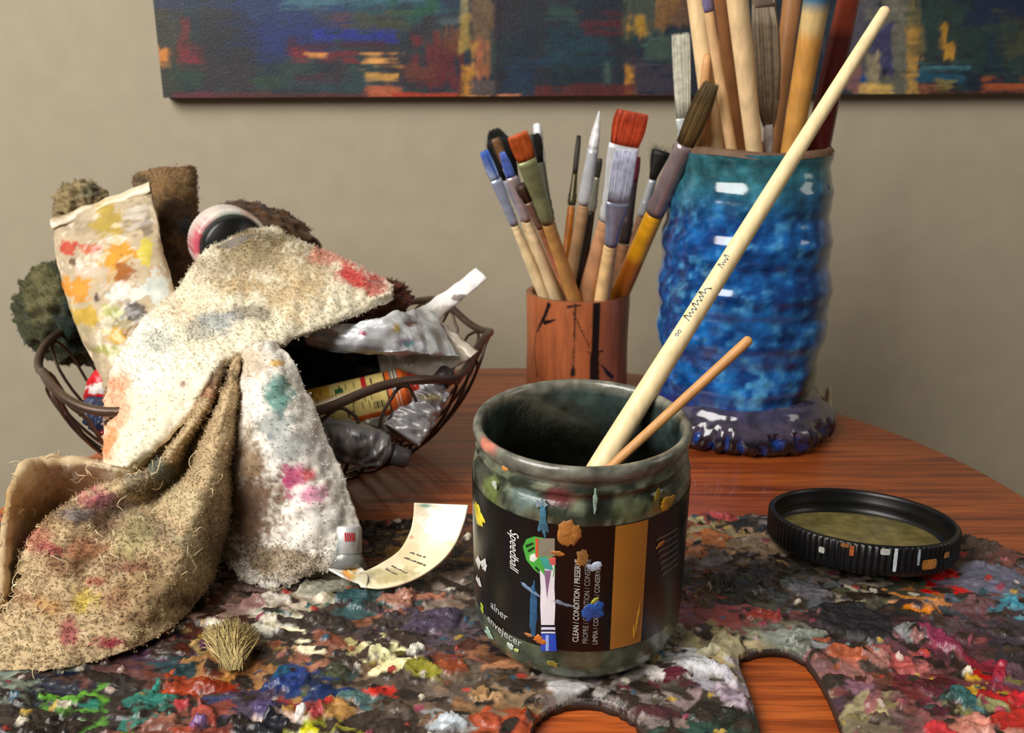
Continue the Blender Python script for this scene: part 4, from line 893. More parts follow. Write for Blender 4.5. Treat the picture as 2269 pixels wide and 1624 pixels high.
# grey bristle brush stored hair-down with its ferrule at the top
def bristle_down():
    Y = 0.618; s = (Y/ray(1700, 150)[1])/FPX
    p = lambda u, v: PY(u, v, Y)
    root = empty('paintbrush', p(1704, 332), 'wide brush with long grey-brown bristles hanging down among the handles in the blue vase', 'paintbrush', GV); o = np.array(root.location)
    X = np.array([1.0, 0, 0]); mb = MB()
    A = catmull(np.array([[*p(1692, 10), 25], [*p(1696, 60), 29], [*p(1700, 150), 29], [*p(1702, 220), 24], [*p(1703, 268), 15], [*p(1704, 284), 10]]), 16)
    mb.loft(A[:, :3], A[:, 3]*s*0.92, A[:, 3]*s*0.35, X, S((112, 92, 72)), 18)
    for k in range(420):
        t = random.uniform(0, 2*math.pi); L = random.randint(10, 16); jj = random.gauss(0, 0.05)
        pts = [A[i, :3]+X*A[i, 3]*s*(math.cos(t)*1.0+jj*i/15)+np.array([0, 1, 0])*A[i, 3]*s*0.4*math.sin(t) for i in range(0, L, 3)]
        mb.tube(pts, 0.00022, S(random.choice([(176, 158, 132), (120, 98, 76), (150, 128, 100), (84, 66, 52)]))*random.uniform(.8, 1.15), 3)
    mb.build('bristles', M['bristle'], root, True, o)
    mb = MB(); A = catmull(np.array([[*p(1693, 16), 26], [*p(1691, -20), 25], [*p(1688, -70), 17]]), 10); mb.loft(A[:, :3], A[:, 3]*s, A[:, 3]*s*0.45, X, S((150, 134, 120)), 20); mb.build('ferrule', M['metal'], root, True, o)
    mb = MB(); A = catmull(np.array([[*p(1688, -68), 16], [*p(1682, -150), 14], [*p(1676, -230), 11]]), 10); mb.loft(A[:, :3], A[:, 3]*s, A[:, 3]*s, X, S((170, 120, 80)), 16); mb.build('handle', M['wood'], root, True, o)
    mb = MB(); A = catmull(np.array([[*p(1703, 276), 10], [*p(1703, 300), 12], [*p(1703, 325), 11], [*p(1704, 345), 6], [*p(1705, 420), 1]]), 12); mb.loft(A[:, :3], A[:, 3]*s, A[:, 3]*s*0.7, X, S((196, 190, 188)), 14); q = mb.build('painted_tip', M['paint'], root, True, o); q['label'] = 'white paint-caked tip'
bristle_down()

# ------------------------------------------------------------------ the two handles in the jar
def jar_handle(label, pb, pc, vtip, rads, wood, tipcol=None, letters=None):
    pb = np.array(pb, float); pb[2] += ZT; pc = np.array(pc, float); pc[2] += ZT
    pt = line_at_v(pb, pc-pb, vtip); root = empty('paintbrush', pb, label, 'paintbrush', 'handles standing in the jar'); o = np.array(root.location)
    a = nrm(pt-pb); L = np.linalg.norm(pt-pb); X = nrm(np.cross(a, VIEW)); n = 60; f = np.linspace(0, 1, n)
    r = np.interp(f, [q[0] for q in rads], [q[1] for q in rads])
    f2 = f.copy(); e = rads[-1][1]
    for i in range(1, 6):                      # rounded end
        x = (6-i)/5; f2[-i] = 1-(i-1)/5*e/L; r[-i] = e*math.sqrt(max(1-((6-i)/5.0)**2, 0.03))
    Cc = pb+(pt-pb)*f2[:, None]; hc = np.tile(S(wood), (n, 1))
    if tipcol: hc[-4:] = S(tipcol)
    mb = MB(); mb.loft(Cc, r, r, X, hc, 28); h = mb.build('handle', M['wood'], root, True, o)
    if letters:
        Nf = nrm(np.cross(X, a)); 
        if np.dot(Nf, VIEW) > 0: Nf = -Nf
        Xr = X if X[0] > 0 else -X               # worn pen marks and a size mark, wrapped on the wood
        for v0, size, off, pts in letters:
            p0 = line_at_v(pb, pc-pb, v0); Q = catmull(np.array(pts, float), len(pts)*6); V = []
            for i, q in enumerate(Q):
                d = Q[min(i+1, len(Q)-1)]-Q[max(i-1, 0)]; d = d/(np.linalg.norm(d)+1e-9); nn = np.array([-d[1], d[0]])*0.06
                for sg in (-1, 1):
                    qq = (q+nn*sg)*size; c = p0+a*qq[0]; fl = np.dot(c-pb, a)/L; rr = np.interp(fl, f2, r)+0.00012; an = (-qq[1]+off)/rr
                    V.append(c+Xr*rr*math.sin(an)+Nf*rr*math.cos(an))
            to_obj('lettering', V, [(2*i, 2*i+1, 2*i+3, 2*i+2) for i in range(len(Q)-1)], S((44, 34, 28)), M['paper'], root, False, o)
    return root
EIGHT = [(.5, .5), (.2, .8), (0, .5), (.3, .3), (.5, .5), (.8, .75), (1, .5), (.8, .25), (.5, .5)]
SCRIPT = [(0, 0), (.3, 1), (.5, .1), (.8, .5), (1, .1), (1.3, .5), (1.5, 0), (1.9, .9), (2, .1), (2.4, .5), (2.6, 0), (2.9, .5), (3.1, .1), (3.4, 1), (3.5, .1), (3.9, .4), (4.3, -.2)]
jar_handle('long pale wooden brush handle leaning from the jar across the blue vase', (-0.001, 0.349, 0.024), (0.0580, 0.3816, 0.111), 16, [(0, .0047), (.25, .0051), (.45, .0043), (.6, .0039), (.8, .0033), (1, .0026)], (246, 222, 172), (236, 186, 160),
           letters=[(752, .0030, -.001, EIGHT), (716, .0040, -.0012, SCRIPT), (600, .0030, -.001, SCRIPT[:9])])
jar_handle('short thin tan wooden stick resting on the right rim of the jar', (0.0005, 0.352, 0.048), (0.0640, 0.3560, 0.1110), 748, [(0, .0020), (.5, .0021), (1, .0021)], (206, 150, 90))
mb = MB(); mb.lathe([(0.0005, 0), (.0036, 0), (.0036, .004), (.0026, .010), (.0024, .016), (.0017, .019), (.0004, .0195)], S((226, 214, 180)), 20)
q = PY(1834, 884, 0.668); o = mb.build('cream_peg', M['plastic']); o.location = (q[0], 0.668, ZT); tag(o, 'tiny cream peg standing on the table behind the foot of the vase', 'peg')

# ================================================================== wire basket
BX, BY = -0.1610, 0.603
def build_basket():
    root = empty('wire_basket', (BX, BY, ZT), 'round bronze wire basket with wavy rim, heaped with paint tubes and rags', 'basket')
    R = 0.1440; zr = 0.0745
    def rim(t):                                # t=0 right, -pi/2 front
        w = 0.0045*math.cos(8*t+0.4); return np.array([(R+0.003*math.sin(8*t+0.4))*math.cos(t), (R+0.003*math.sin(8*t+0.4))*math.sin(t), zr+w])
    col = S((96, 78, 66))
    mb = MB(); mb.tube([rim(2*math.pi*i/240) for i in range(240)], 0.0027, col, 10, True); mb.build('rim', M['wire'], root)
    prof = [(0.078, 0.0016), (0.090, 0.0035), (0.105, 0.0105), (0.119, 0.024), (0.132, 0.043), (0.1395, 0.060)]
    zz = np.array([p[1] for p in prof]); rr = np.array([p[0] for p in prof])
    nl = 22
    for k in range(nl):
        t0 = 2*math.pi*k/nl+0.05; h = math.pi/nl*0.62
        pts = []
        for (r, z) in prof: pts.append(np.array([r*math.cos(t0-h*(0.75+0.25*r/0.140)), r*math.sin(t0-h*(0.75+0.25*r/0.140)), z]))
        top = rim(t0)
        for s_ in np.linspace(-1, 1, 7)[1:-1]:
            q = rim(t0+h*s_*0.85); e = 1-abs(s_)**2.2; q[2] = 0.060+(q[2]-0.0030-0.060)*e; q[:2] *= (0.1395+(np.hypot(*q[:2])-0.1395-0.0008)*e)/np.hypot(*q[:2]); pts.append(q)
        for (r, z) in prof[::-1]: pts.append(np.array([r*math.cos(t0+h*(0.75+0.25*r/0.140)), r*math.sin(t0+h*(0.75+0.25*r/0.140)), z]))
        mb = MB(); mb.tube(catmull(pts, 40), 0.0011, col*0.9, 6); mb.build('wire_loop', M['wire'], root)
    for r, z in [(0.079, 0.0020), (0.045, 0.0020)]:
        mb = MB(); mb.tube([(r*math.cos(2*math.pi*i/90), r*math.sin(2*math.pi*i/90), z) for i in range(90)], 0.0018, col, 8, True); mb.build('base_ring', M['wire'], root)
    for k in range(6):
        a = math.pi*k/6; mb = MB(); mb.tube([(-.079*math.cos(a), -.079*math.sin(a), .0034), (.079*math.cos(a), .079*math.sin(a), .0034)], .0011, col, 6); mb.build('base_spoke', M['wire'], root)
build_basket()

# ------------------------------------------------------------------ cloths
def cloth(name, label, patches, pile, origin_px, cat='rag', group=None, thick=0.0022, h=0.0009, threads=0):
    """patches: list of (control grid, nu, nv, base colour, stains, pile count, keep function)"""
    org = Pd(*origin_px); root = empty(name, org, label, cat, group)
    Vs = []; Fs = []; Cs = []; off = 0; pil = []
    for (ctrl, nu, nv, base, st, cnt, keep, seed) in patches:
        A, P = surf(ctrl, nu, nv); Nn = grid_normals(P)
        w_ = (fbm((A[..., 0]+A[..., 1]*0.5)*0.016, (A[..., 1]-A[..., 0]*0.5)*0.009, seed, 3)-0.5)*(0.007 if seed == 23 else 0.008) + (fbm(A[..., 0]*0.07, A[..., 1]*0.07, seed+5, 3)-0.5)*0.0022
        P = P+Nn*w_[..., None]; Nn = grid_normals(P)
        C = stains(A[..., 0], A[..., 1], S(base), st, seed)
        C *= (0.86+0.3*fbm(A[..., 0]*0.11, A[..., 1]*0.11, seed+2, 4))[..., None]
        Vs.append(P.reshape(-1, 3)); Fs.append(gridF(nu, nv)+off); Cs.append(C.reshape(-1, 3)); off += nu*nv
        if cnt: pil.append((P, Nn, C, cnt, keep(A) if keep else None))
    ob = to_obj('cloth', np.vstack(Vs), np.vstack(Fs), np.clip(np.vstack(Cs), 0, 1), M['cloth'], root, True, np.array(root.location))
    solidify(ob, thick, 0)
    for (P, Nn, C, cnt, kp) in pil:
        q = loops('terry_pile', P+Nn*0.001, Nn, np.clip(C, 0, 1), cnt, root, np.array(root.location), M['cloth'], h=h, keep=kp)
    if threads:
        A, P = surf(patches[2][0], 60, 40); Nn = grid_normals(P); rr = np.random.default_rng(4); mb = MB()
        for k in range(threads):
            i, j = rr.integers(18, 56), rr.integers(4, 36); p = P[i, j]+Nn[i, j]*.0015; t = nrm(np.cross(Nn[i, j], rr.normal(size=3))); b = np.cross(Nn[i, j], t); Lq = rr.uniform(.003, .009); ph = rr.uniform(0, 6)
            mb.tube(catmull([p-Nn[i, j]*.001, p+Nn[i, j]*.0015+t*Lq*.3+b*Lq*.15*math.sin(ph), p+Nn[i, j]*.002+t*Lq*.65+b*Lq*.3*math.sin(ph+2), p+Nn[i, j]*.0005+t*Lq+b*Lq*.4*math.sin(ph+3)], 14), .00024, S((226, 208, 168))*rr.uniform(.7, 1.1), 4)
        q = mb.build('loose_threads', M['cloth'], root, True, np.array(root.location)); q['kind'] = 'stuff'
    return root
U_ = [(868,640),(790,590),(700,553),(640,528),(590,511),(520,530),(450,575),(395,645),(325,710),(262,810),(240,920),(234,1030)]
L_ = [(868,656),(800,690),(735,712),(670,738),(600,760),(530,782),(490,797),(455,850),(420,910),(370,965),(320,1010),(285,1036)]
dU = [.560,.575,.585,.590,.595,.590,.580,.565,.545,.525,.510,.500]; dL = [.545,.530,.518,.508,.500,.490,.484,.478,.474,.470,.468,.468]
cA = []
for (u0, v0), (u1, v1), a, b in zip(U_, L_, dU, dL):
    row = [(u0+6, v0+26, a+0.028), (u0, v0, a)]
    for f, bl in ((.25, .010), (.5, .013), (.75, .011)): row.append((u0+(u1-u0)*f, v0+(v1-v0)*f, a+(b-a)*f-bl))
    row += [(u1, v1, b), (u1-2, v1-14, b+0.012)]
    cA.append(row)
stA = [(330,760,90,120,(246,240,222),.8),(420,690,100,50,(226,206,176),.6),(560,565,130,46,(140,120,80),.85),(600,530,70,22,(118,100,64),.8),(520,640,60,34,(176,146,96),.75),(640,660,90,40,(184,156,108),.7),(690,620,70,60,(190,164,118),.6),
  (780,620,46,34,(204,52,46),.95),(830,640,34,22,(190,60,50),.8),(735,570,60,22,(196,120,100),.8),(560,700,50,26,(124,112,100),.7),(490,720,44,28,(140,154,160),.7),(440,745,40,30,(120,124,116),.6),
  (360,760,40,26,(150,158,150),.6),(260,900,30,60,(226,160,120),.75),(245,990,24,50,(222,140,80),.9),(270,850,26,26,(226,150,110),.7),(410,855,12,9,(120,80,84),.8),(650,700,40,24,(204,180,128),.6),(470,600,60,30,(180,164,140),.6),(620,600,60,24,(206,186,150),.5)]
kA = lambda A: np.where(A[..., 1] > 560, 1.0, 1.6)*(1-0.8*sstep(40, 140, A[..., 1]-700-(500-A[..., 0])*0.2)*(A[..., 0] < 470))
cB = [[(520,790,.520),(540,775,.500),(560,768,.487),(585,760,.486),(612,752,.500)],
 [(515,860,.500),(535,860,.478),(570,850,.464),(610,835,.466),(648,815,.482)],
 [(508,950,.486),(528,950,.466),(580,940,.452),(640,925,.456),(690,905,.474)],
 [(500,1050,.480),(516,1050,.464),(585,1045,.450),(665,1030,.448),(735,1010,.467)],
 [(490,1150,.478),(505,1150,.464),(590,1140,.452),(690,1120,.444),(772,1095,.460)],
 [(495,1215,.470),(510,1225,.458),(590,1222,.449),(700,1200,.442),(797,1172,.455)],
 [(520,1250,.455),(535,1265,.448),(600,1283,.444),(690,1255,.444),(780,1215,.450)],
 [(530,1262,.452),(560,1278,.449),(610,1290,.447),(700,1266,.448),(770,1228,.450)]]
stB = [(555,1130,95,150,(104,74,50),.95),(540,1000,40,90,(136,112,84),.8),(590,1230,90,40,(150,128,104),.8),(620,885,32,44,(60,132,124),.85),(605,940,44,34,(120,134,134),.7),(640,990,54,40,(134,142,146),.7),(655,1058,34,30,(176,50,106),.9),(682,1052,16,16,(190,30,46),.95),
  (680,1095,40,26,(206,120,160),.8),(612,815,16,9,(226,176,70),.9),(720,1150,40,30,(196,192,186),.6),(560,800,40,50,(180,156,122),.7),(640,1255,110,30,(168,148,120),.6),(705,1000,40,60,(244,240,234),.6)]
cD = [
 [(485,800,.500),(485,806,.490),(492,803,.488),(500,802,.484),(512,800,.490),(524,797,.480),(534,792,.484),(545,788,.505)],
 [(432,885,.492),(432,893,.484),(441,894,.484),(456,895,.468),(473,897,.486),(491,894,.464),(516,885,.468),(538,880,.490)],
 [(372,955,.488),(372,966,.476),(386,970,.480),(406,968,.457),(433,968,.482),(461,975,.450),(500,978,.452),(533,970,.480)],
 [(285,1024,.490),(285,1035,.476),(314,1050,.486),(338,1048,.450),(402,1060,.474),(440,1070,.434),(480,1080,.438),(515,1080,.470)],
 [(180,1018,.496),(180,1026,.482),(232,1080,.500),(252,1080,.446),(330,1120,.458),(400,1148,.422),(452,1170,.427),(502,1190,.464)],
 [(92,1018,.490),(92,1026,.478),(150,1122,.498),(166,1118,.436),(240,1168,.434),(330,1212,.414),(412,1256,.416),(458,1302,.440)],
 [(36,1062,.472),(38,1070,.460),(86,1178,.484),(99,1175,.424),(160,1218,.412),(228,1256,.414),(310,1330,.400),(352,1408,.402)],
 [(8,1178,.446),(12,1185,.438),(45,1272,.458),(57,1270,.411),(92,1312,.400),(140,1362,.393),(195,1422,.388),(215,1462,.388)],
 [(-6,1330,.422),(-1,1336,.414),(22,1348,.424),(31,1350,.398),(52,1395,.391),(78,1428,.387),(104,1458,.384),(115,1480,.384)],
 [(-60,1376,.410),(-50,1380,.404),(-45,1390,.400),(-40,1402,.394),(-25,1420,.389),(-10,1440,.387),(0,1465,.386),(2,1486,.385)]]
stain_shade_D = [(150,1240,70,40,(128,84,56),.75),(345,1180,60,40,(112,96,70),.7),(260,1330,50,30,(140,96,64),.7),(60,1330,40,30,(150,104,70),.7),(400,1330,60,26,(110,84,56),.75),(120,1130,70,50,(132,100,62),.7),(300,1255,90,40,(120,88,58),.6),(240,1150,80,40,(140,120,96),.6),(430,1230,40,90,(196,184,148),.6),(60,1420,90,40,(196,176,136),.6),(215,1108,50,22,(186,92,110),.85),(170,1140,44,16,(110,108,124),.6),(85,1200,40,30,(176,104,84),.8),(110,1215,30,16,(166,70,76),.8),(200,1210,46,28,(150,92,62),.7),(215,1290,30,14,(150,66,50),.8),(190,1330,36,30,(190,168,70),.85),(110,1345,40,26,(196,148,90),.7),  # paint stains, plus dark browns standing in for shade in the fold valleys
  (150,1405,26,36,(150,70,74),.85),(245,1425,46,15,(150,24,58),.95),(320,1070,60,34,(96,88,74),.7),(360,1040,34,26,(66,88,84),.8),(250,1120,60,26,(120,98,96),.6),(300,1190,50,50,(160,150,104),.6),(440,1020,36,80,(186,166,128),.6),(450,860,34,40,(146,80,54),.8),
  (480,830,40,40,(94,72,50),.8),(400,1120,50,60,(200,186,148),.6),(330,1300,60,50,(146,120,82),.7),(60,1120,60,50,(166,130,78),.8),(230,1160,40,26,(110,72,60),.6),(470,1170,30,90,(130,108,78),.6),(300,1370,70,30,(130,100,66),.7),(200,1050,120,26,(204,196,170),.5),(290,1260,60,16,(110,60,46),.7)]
kD = lambda A: np.broadcast_to(0.04+0.96*sstep(0.30, 0.42, np.linspace(0, 1, A.shape[1])), A.shape[:2])
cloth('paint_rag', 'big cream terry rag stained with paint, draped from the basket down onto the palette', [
  (cA, 170, 70, (232, 222, 196), stA, 15000, kA, 3), (cB, 120, 80, (238, 232, 220), stB, 3500, lambda A: 0.25+sstep(1180, 1240, A[..., 1])*3, 13), (cD, 170, 110, (190, 166, 128), stain_shade_D, 17000, kD, 23)], 0, (560, 800, .48), threads=110)
# loose threads on the big rag are part of its pile; now the crumpled dark rags behind
def crumple(label, c, rad, base, st, cnt, rot=0, amp=0.35, seed=1, name='crumpled_rag', group='dark rags in the basket'):
    root = empty(name, c, label, 'rag', group); nu, nv = 70, 110; V = np.zeros((nu, nv, 3)); 
    for i in range(nu):
        th = math.pi*i/(nu-1)
        for j in range(nv):
            ph = 2*math.pi*j/(nv-1); d = Vector((math.sin(th)*math.cos(ph), math.sin(th)*math.sin(ph), math.cos(th)))
            q = d*2.1+Vector((seed*7.3, 0, 0)); rdg = 1-2*abs(mnoise.noise(q)); f = 1+amp*(rdg-0.5)+0.16*mnoise.noise(d*5.5+Vector((seed, 0, 0)))
            V[i, j] = np.array([d[0]*rad[0], d[1]*rad[1], d[2]*rad[2]])*f
    Rm = np.array(Matrix.Rotation(rot, 3, 'Y')); W = V@Rm.T+np.array(c)
    u, v, _ = proj(W); C = stains(u, v, S(base), st, seed)*(0.55+0.8*fbm(u*0.08, v*0.08, seed, 4))[..., None]
    to_obj('cloth', W.reshape(-1, 3), gridF(nu, nv), C.reshape(-1, 3), M['cloth'], root, True, np.array(c))
    n = V/np.linalg.norm(V, axis=-1, keepdims=True)@Rm.T
    loops('terry_pile', W, n, C, cnt, root, np.array(c), M['cloth'], h=0.0009)
crumple('dark green and black crumpled rag spilling over the left rim of the basket', Pd(165, 690, .655), (.036, .030, .036), (62, 64, 40), [(180,720,70,70,(14,30,34),.95),(150,745,60,30,(20,44,30),.8),(90,650,40,60,(112,106,70),.7)], 4500, -.2, .2, 2)
crumple('tan rag end peeping over the top of the spattered tube', Pd(185, 462, .66), (.019, .018, .018), (140, 122, 86), [(200,425,30,20,(96,96,80),.7)], 1500, 0, .2, 4)
crumple('dark brown scrap of rag right behind the white ribbed cap', Pd(595, 512, .648), (.034, .024, .015), (86, 62, 40), [(560,460,40,26,(60,40,26),.8)], 2600, .42, .24, 6)
crumple('near-black filler wad added deep in the basket to darken it under the draped rag', Pd(640, 830, .600), (.075, .045, .030), (24, 22, 22), [], 1500, 0, .25, 11)  # dark filler added so the gap in the basket stays black
crumple('chocolate brown rag roll tucked under the right end of the draped rag', Pd(800, 672, .572), (.030, .022, .0125), (84, 44, 24), [], 1600, -.12, .2, 8)
# upright folded brown rag right of the spattered tube
cE = [[(296,405,.660),(300,385,.650),(340,374,.640),(385,372,.640),(424,370,.648),(428,385,.67)],
 [(310,430,.655),(318,430,.640),(345,420,.630),(385,415,.632),(426,420,.645),(430,425,.67)],
 [(330,500,.650),(338,500,.636),(360,500,.626),(385,505,.628),(428,480,.645),(436,480,.67)],
 [(340,580,.645),(350,580,.632),(370,580,.620),(392,585,.626),(424,560,.645),(440,560,.67)],
 [(360,680,.640),(370,690,.628),(390,690,.616),(405,690,.622),(430,660,.645),(445,660,.67)]]
cloth('folded_rag', 'upright folded brown rag standing between the spattered tube and the white cap', [(cE, 70, 50, (122, 94, 60), [(385,480,40,60,(52,36,22),.85),(370,600,40,110,(60,42,22),.9),(415,505,24,26,(50,66,70),.7),(410,400,40,26,(140,112,76),.6),(320,400,24,14,(56,46,30),.8)], 3500, None, 5)], 0, (390, 560, .65), group='dark rags in the basket', h=0.0008)

# ------------------------------------------------------------------ paint tubes
GT = 'paint tubes in the basket'
def tube_thing(label, group=GT, at=None): return empty('paint_tube', at, label, 'paint tube', group)
def flat_tube(label, ctr, cross, hw, ht, base, st, mat='dullmetal', nring=60, n=48, group=GT, crimp=None, wob=0.0012, seed=1, cap=None, name='tube_body'):
    """loft of ellipses: ctr pixel+depth list from the crimped end to the shoulder; cross = width direction"""
    c = np.array([Pd(*q) for q in ctr]); A = catmull(np.column_stack([c, hw, ht]), nring); root = tube_thing(label, group, A[-1, :3])
    o = np.array(root.location); V = np.zeros((nring, n, 3))
    for i in range(nring):
        p = A[i, :3]; a = nrm(A[min(i+1, nring-1), :3]-A[max(i-1, 0), :3]); x = nrm(np.array(cross)-a*np.dot(cross, a)); y = np.cross(a, x)
        for j in range(n):
            t = 2*math.pi*j/n; ct, s_ = math.cos(t), math.sin(t)
            k = (fbm(i*9.6/nring+seed*5, math.cos(t)*1.6+math.sin(t)*1.1+9, seed, 4)-0.5)*2*wob*4
            V[i, j] = p+x*A[i, 3]*ct+y*(A[i, 4]*s_+k*np.sign(s_)*min(1, A[i, 4]/0.006))
    u, v, _ = proj(V); C = stains(u, v, S(base), st, seed, 0.05, 0.12)*(0.78+0.4*fbm(u*0.06, v*0.06, seed+4, 4))[..., None]
    F = np.array([(i*n+j, i*n+(j+1) % n, (i+1)*n+(j+1) % n, (i+1)*n+j) for i in range(nring-1) for j in range(n)])
    mbs = [tuple(range(n-1, -1, -1)), tuple((nring-1)*n+j for j in range(n))]
    to_obj(name, V.reshape(-1, 3), [tuple(f) for f in F]+mbs, C.reshape(-1, 3), M[mat], root, True, o)
    a0 = nrm(A[0, :3]-A[1, :3]); x0 = nrm(np.array(cross)-a0*np.dot(cross, a0)); y0 = np.cross(a0, x0)
    if np.dot(y0, VIEW) > 0: y0 = -y0
    if crimp:                                  # folded-over end
        col, dep, th = crimp; mb = MB(); hw0 = A[0, 3]
        for sgn, f0 in ((1, 1.0),):
            q = A[0, :3]+a0*0.001; P = np.zeros((24, 8, 3))
            prof = [(0.0, 0.0), (0.001, .0016), (-.001, .003), (-dep*.5, .0034), (-dep, .0030), (-dep-.0006, .002), (-dep*.5, .0012), (0, 0.0003)]
            for i in range(24):
                f = i/23*2-1
                for j, (al, up) in enumerate(prof):
                    P[i, j] = q+x0*hw0*1.01*f+a0*(al+0.0006*math.sin(i*1.1))+y0*(up*th+0.0005*math.sin(i*.9+j))
            uu, vv, _ = proj(P); mb.grid(P, stains(uu, vv, S(col), st, seed+3, .05))
        mb.build('crimped_end', M[mat], root, True, o)
    if cap:
        col, r, L, ncol = cap; e = A[-1, :3]; a = nrm(A[-1, :3]-A[-4, :3]); x = nrm(np.array(cross)-a*np.dot(cross, a))
        mb = MB(); mb.loft([e, e+a*.003, e+a*.005], [A[-1, 3], r*.8, r*.75], [A[-1, 4], r*.8, r*.75], x, S(ncol), 24); mb.build('shoulder', M[mat], root, True, o)
        mb = MB(); mb.loft([e+a*.0045, e+a*.005, e+a*(L+.004), e+a*(L+.005)], [r*.9, r, r*.96, r*.8], [r*.9, r, r*.96, r*.8], x, S(col), 28); mb.build('cap', M['plastic'], root, True, o)
    return root, A, o
ACR = Pd(340, 408, .60)-Pd(112, 486, .605)
stT = [(225,500,100,24,(160,142,114),.7),(300,480,40,40,(150,134,110),.6),(330,640,10,10,(70,50,40),.9),(215,660,9,14,(60,46,40),.9),(285,560,8,16,(60,46,34),.9),(160,580,10,8,(90,60,40),.8),(250,650,20,10,(90,76,60),.7),(280,720,60,26,(150,140,96),.7),(240,490,44,50,(176,150,60),.9),(255,570,46,50,(206,146,40),.95),(275,600,26,30,(150,82,30),.9),(150,548,26,18,(190,58,40),.9),(205,552,26,18,(196,84,50),.85),(170,640,44,34,(212,142,44),.95),(190,700,54,26,(196,160,50),.9),
 (250,690,40,16,(170,180,80),.7),(325,560,18,40,(206,190,70),.9),(345,605,20,18,(206,136,50),.9),(255,745,40,18,(206,160,50),.9),(300,690,34,34,(50,42,46),.85),(310,740,34,34,(120,80,44),.8),(290,650,60,24,(232,230,222),.8),(350,640,30,60,(216,226,220),.8),
 (180,735,30,20,(170,160,120),.6),(325,500,16,30,(90,70,54),.6),(130,470,16,22,(120,76,50),.8),(200,600,60,14,(214,196,180),.6),(230,775,44,14,(150,150,70),.8),(340,430,16,14,(110,90,70),.6)]
flat_tube('large flattened paint tube spattered yellow, orange and red, its folded end pointing up left', [(226,452,.612),(236,520,.602),(252,600,.592),(278,680,.580),(305,760,.572),(330,830,.568),(345,880,.568)], ACR,
  [.0350,.0355,.0345,.0325,.030,.028,.027], [.0026,.005,.009,.014,.018,.021,.022], (190, 172, 142), stT, crimp=((214, 200, 172), .0075, 1.0), mat='paper', seed=2, nring=170, n=150)
# white ribbed cap on a tube buried under the rag
def cap_tube():
    c0 = Pd(492, 528, .615); c1 = Pd(528, 556, .590); a = nrm(c1-c0); X = nrm(np.cross(a, VIEW)); Y = np.cross(a, X)
    root = tube_thing('tube with broad white ribbed cap smeared pink, poking out above the draped rag', at=c1); o = np.array(root.location)
    n = 120; rings = [(0, .0205), (0.001, .0225), (.004, .0235), (.020, .0240), (.0225, .0238), (.0230, .0215), (.0228, .0190)]; V = []; 
    for z, r in rings:
        for j in range(n):
            t = 2*math.pi*j/n; q = r+(0.00035 if j % 2 and .001 < z < .0226 else 0); V.append(c0+a*z+X*q*math.cos(t)+Y*q*math.sin(t))
    V = np.array(V); u, v, _ = proj(V); C = stains(u, v, S((228, 216, 206)), [(445,540,34,40,(190,40,80),.9),(470,500,20,24,(220,150,160),.6),(520,480,40,16,(150,190,176),.6),(560,470,30,16,(216,150,130),.7)], 5, .04)
    F = [(i*n+j, i*n+(j+1) % n, (i+1)*n+(j+1) % n, (i+1)*n+j) for i in range(len(rings)-1) for j in range(n)]
    F.append(tuple(range(n-1, -1, -1))); to_obj('cap', V, F, C, M['plastic'], root, True, o)
    mb = MB(); mb.loft([c0+a*.0225, c0+a*.024, c0+a*.027, c0+a*.030], [.0215, .0215, .0205, .0195], [.0215, .0215, .0205, .0195], X, np.array([S((18, 24, 24)), S((24, 40, 38)), S((14, 16, 16)), S((14, 14, 14))]), 48); mb.build('dark_collar', M['plastic'], root, True, o)
    mb = MB(); e = c0+a*.03; d = nrm(a+np.array([.1, .2, -1.1])); mb.loft([e, e+d*.02, e+d*.05], [.019, .018, .016], [.019, .016, .008], X, S((150, 140, 130)), 32); mb.build('tube_body', M['dullmetal'], root, True, o)
cap_tube()
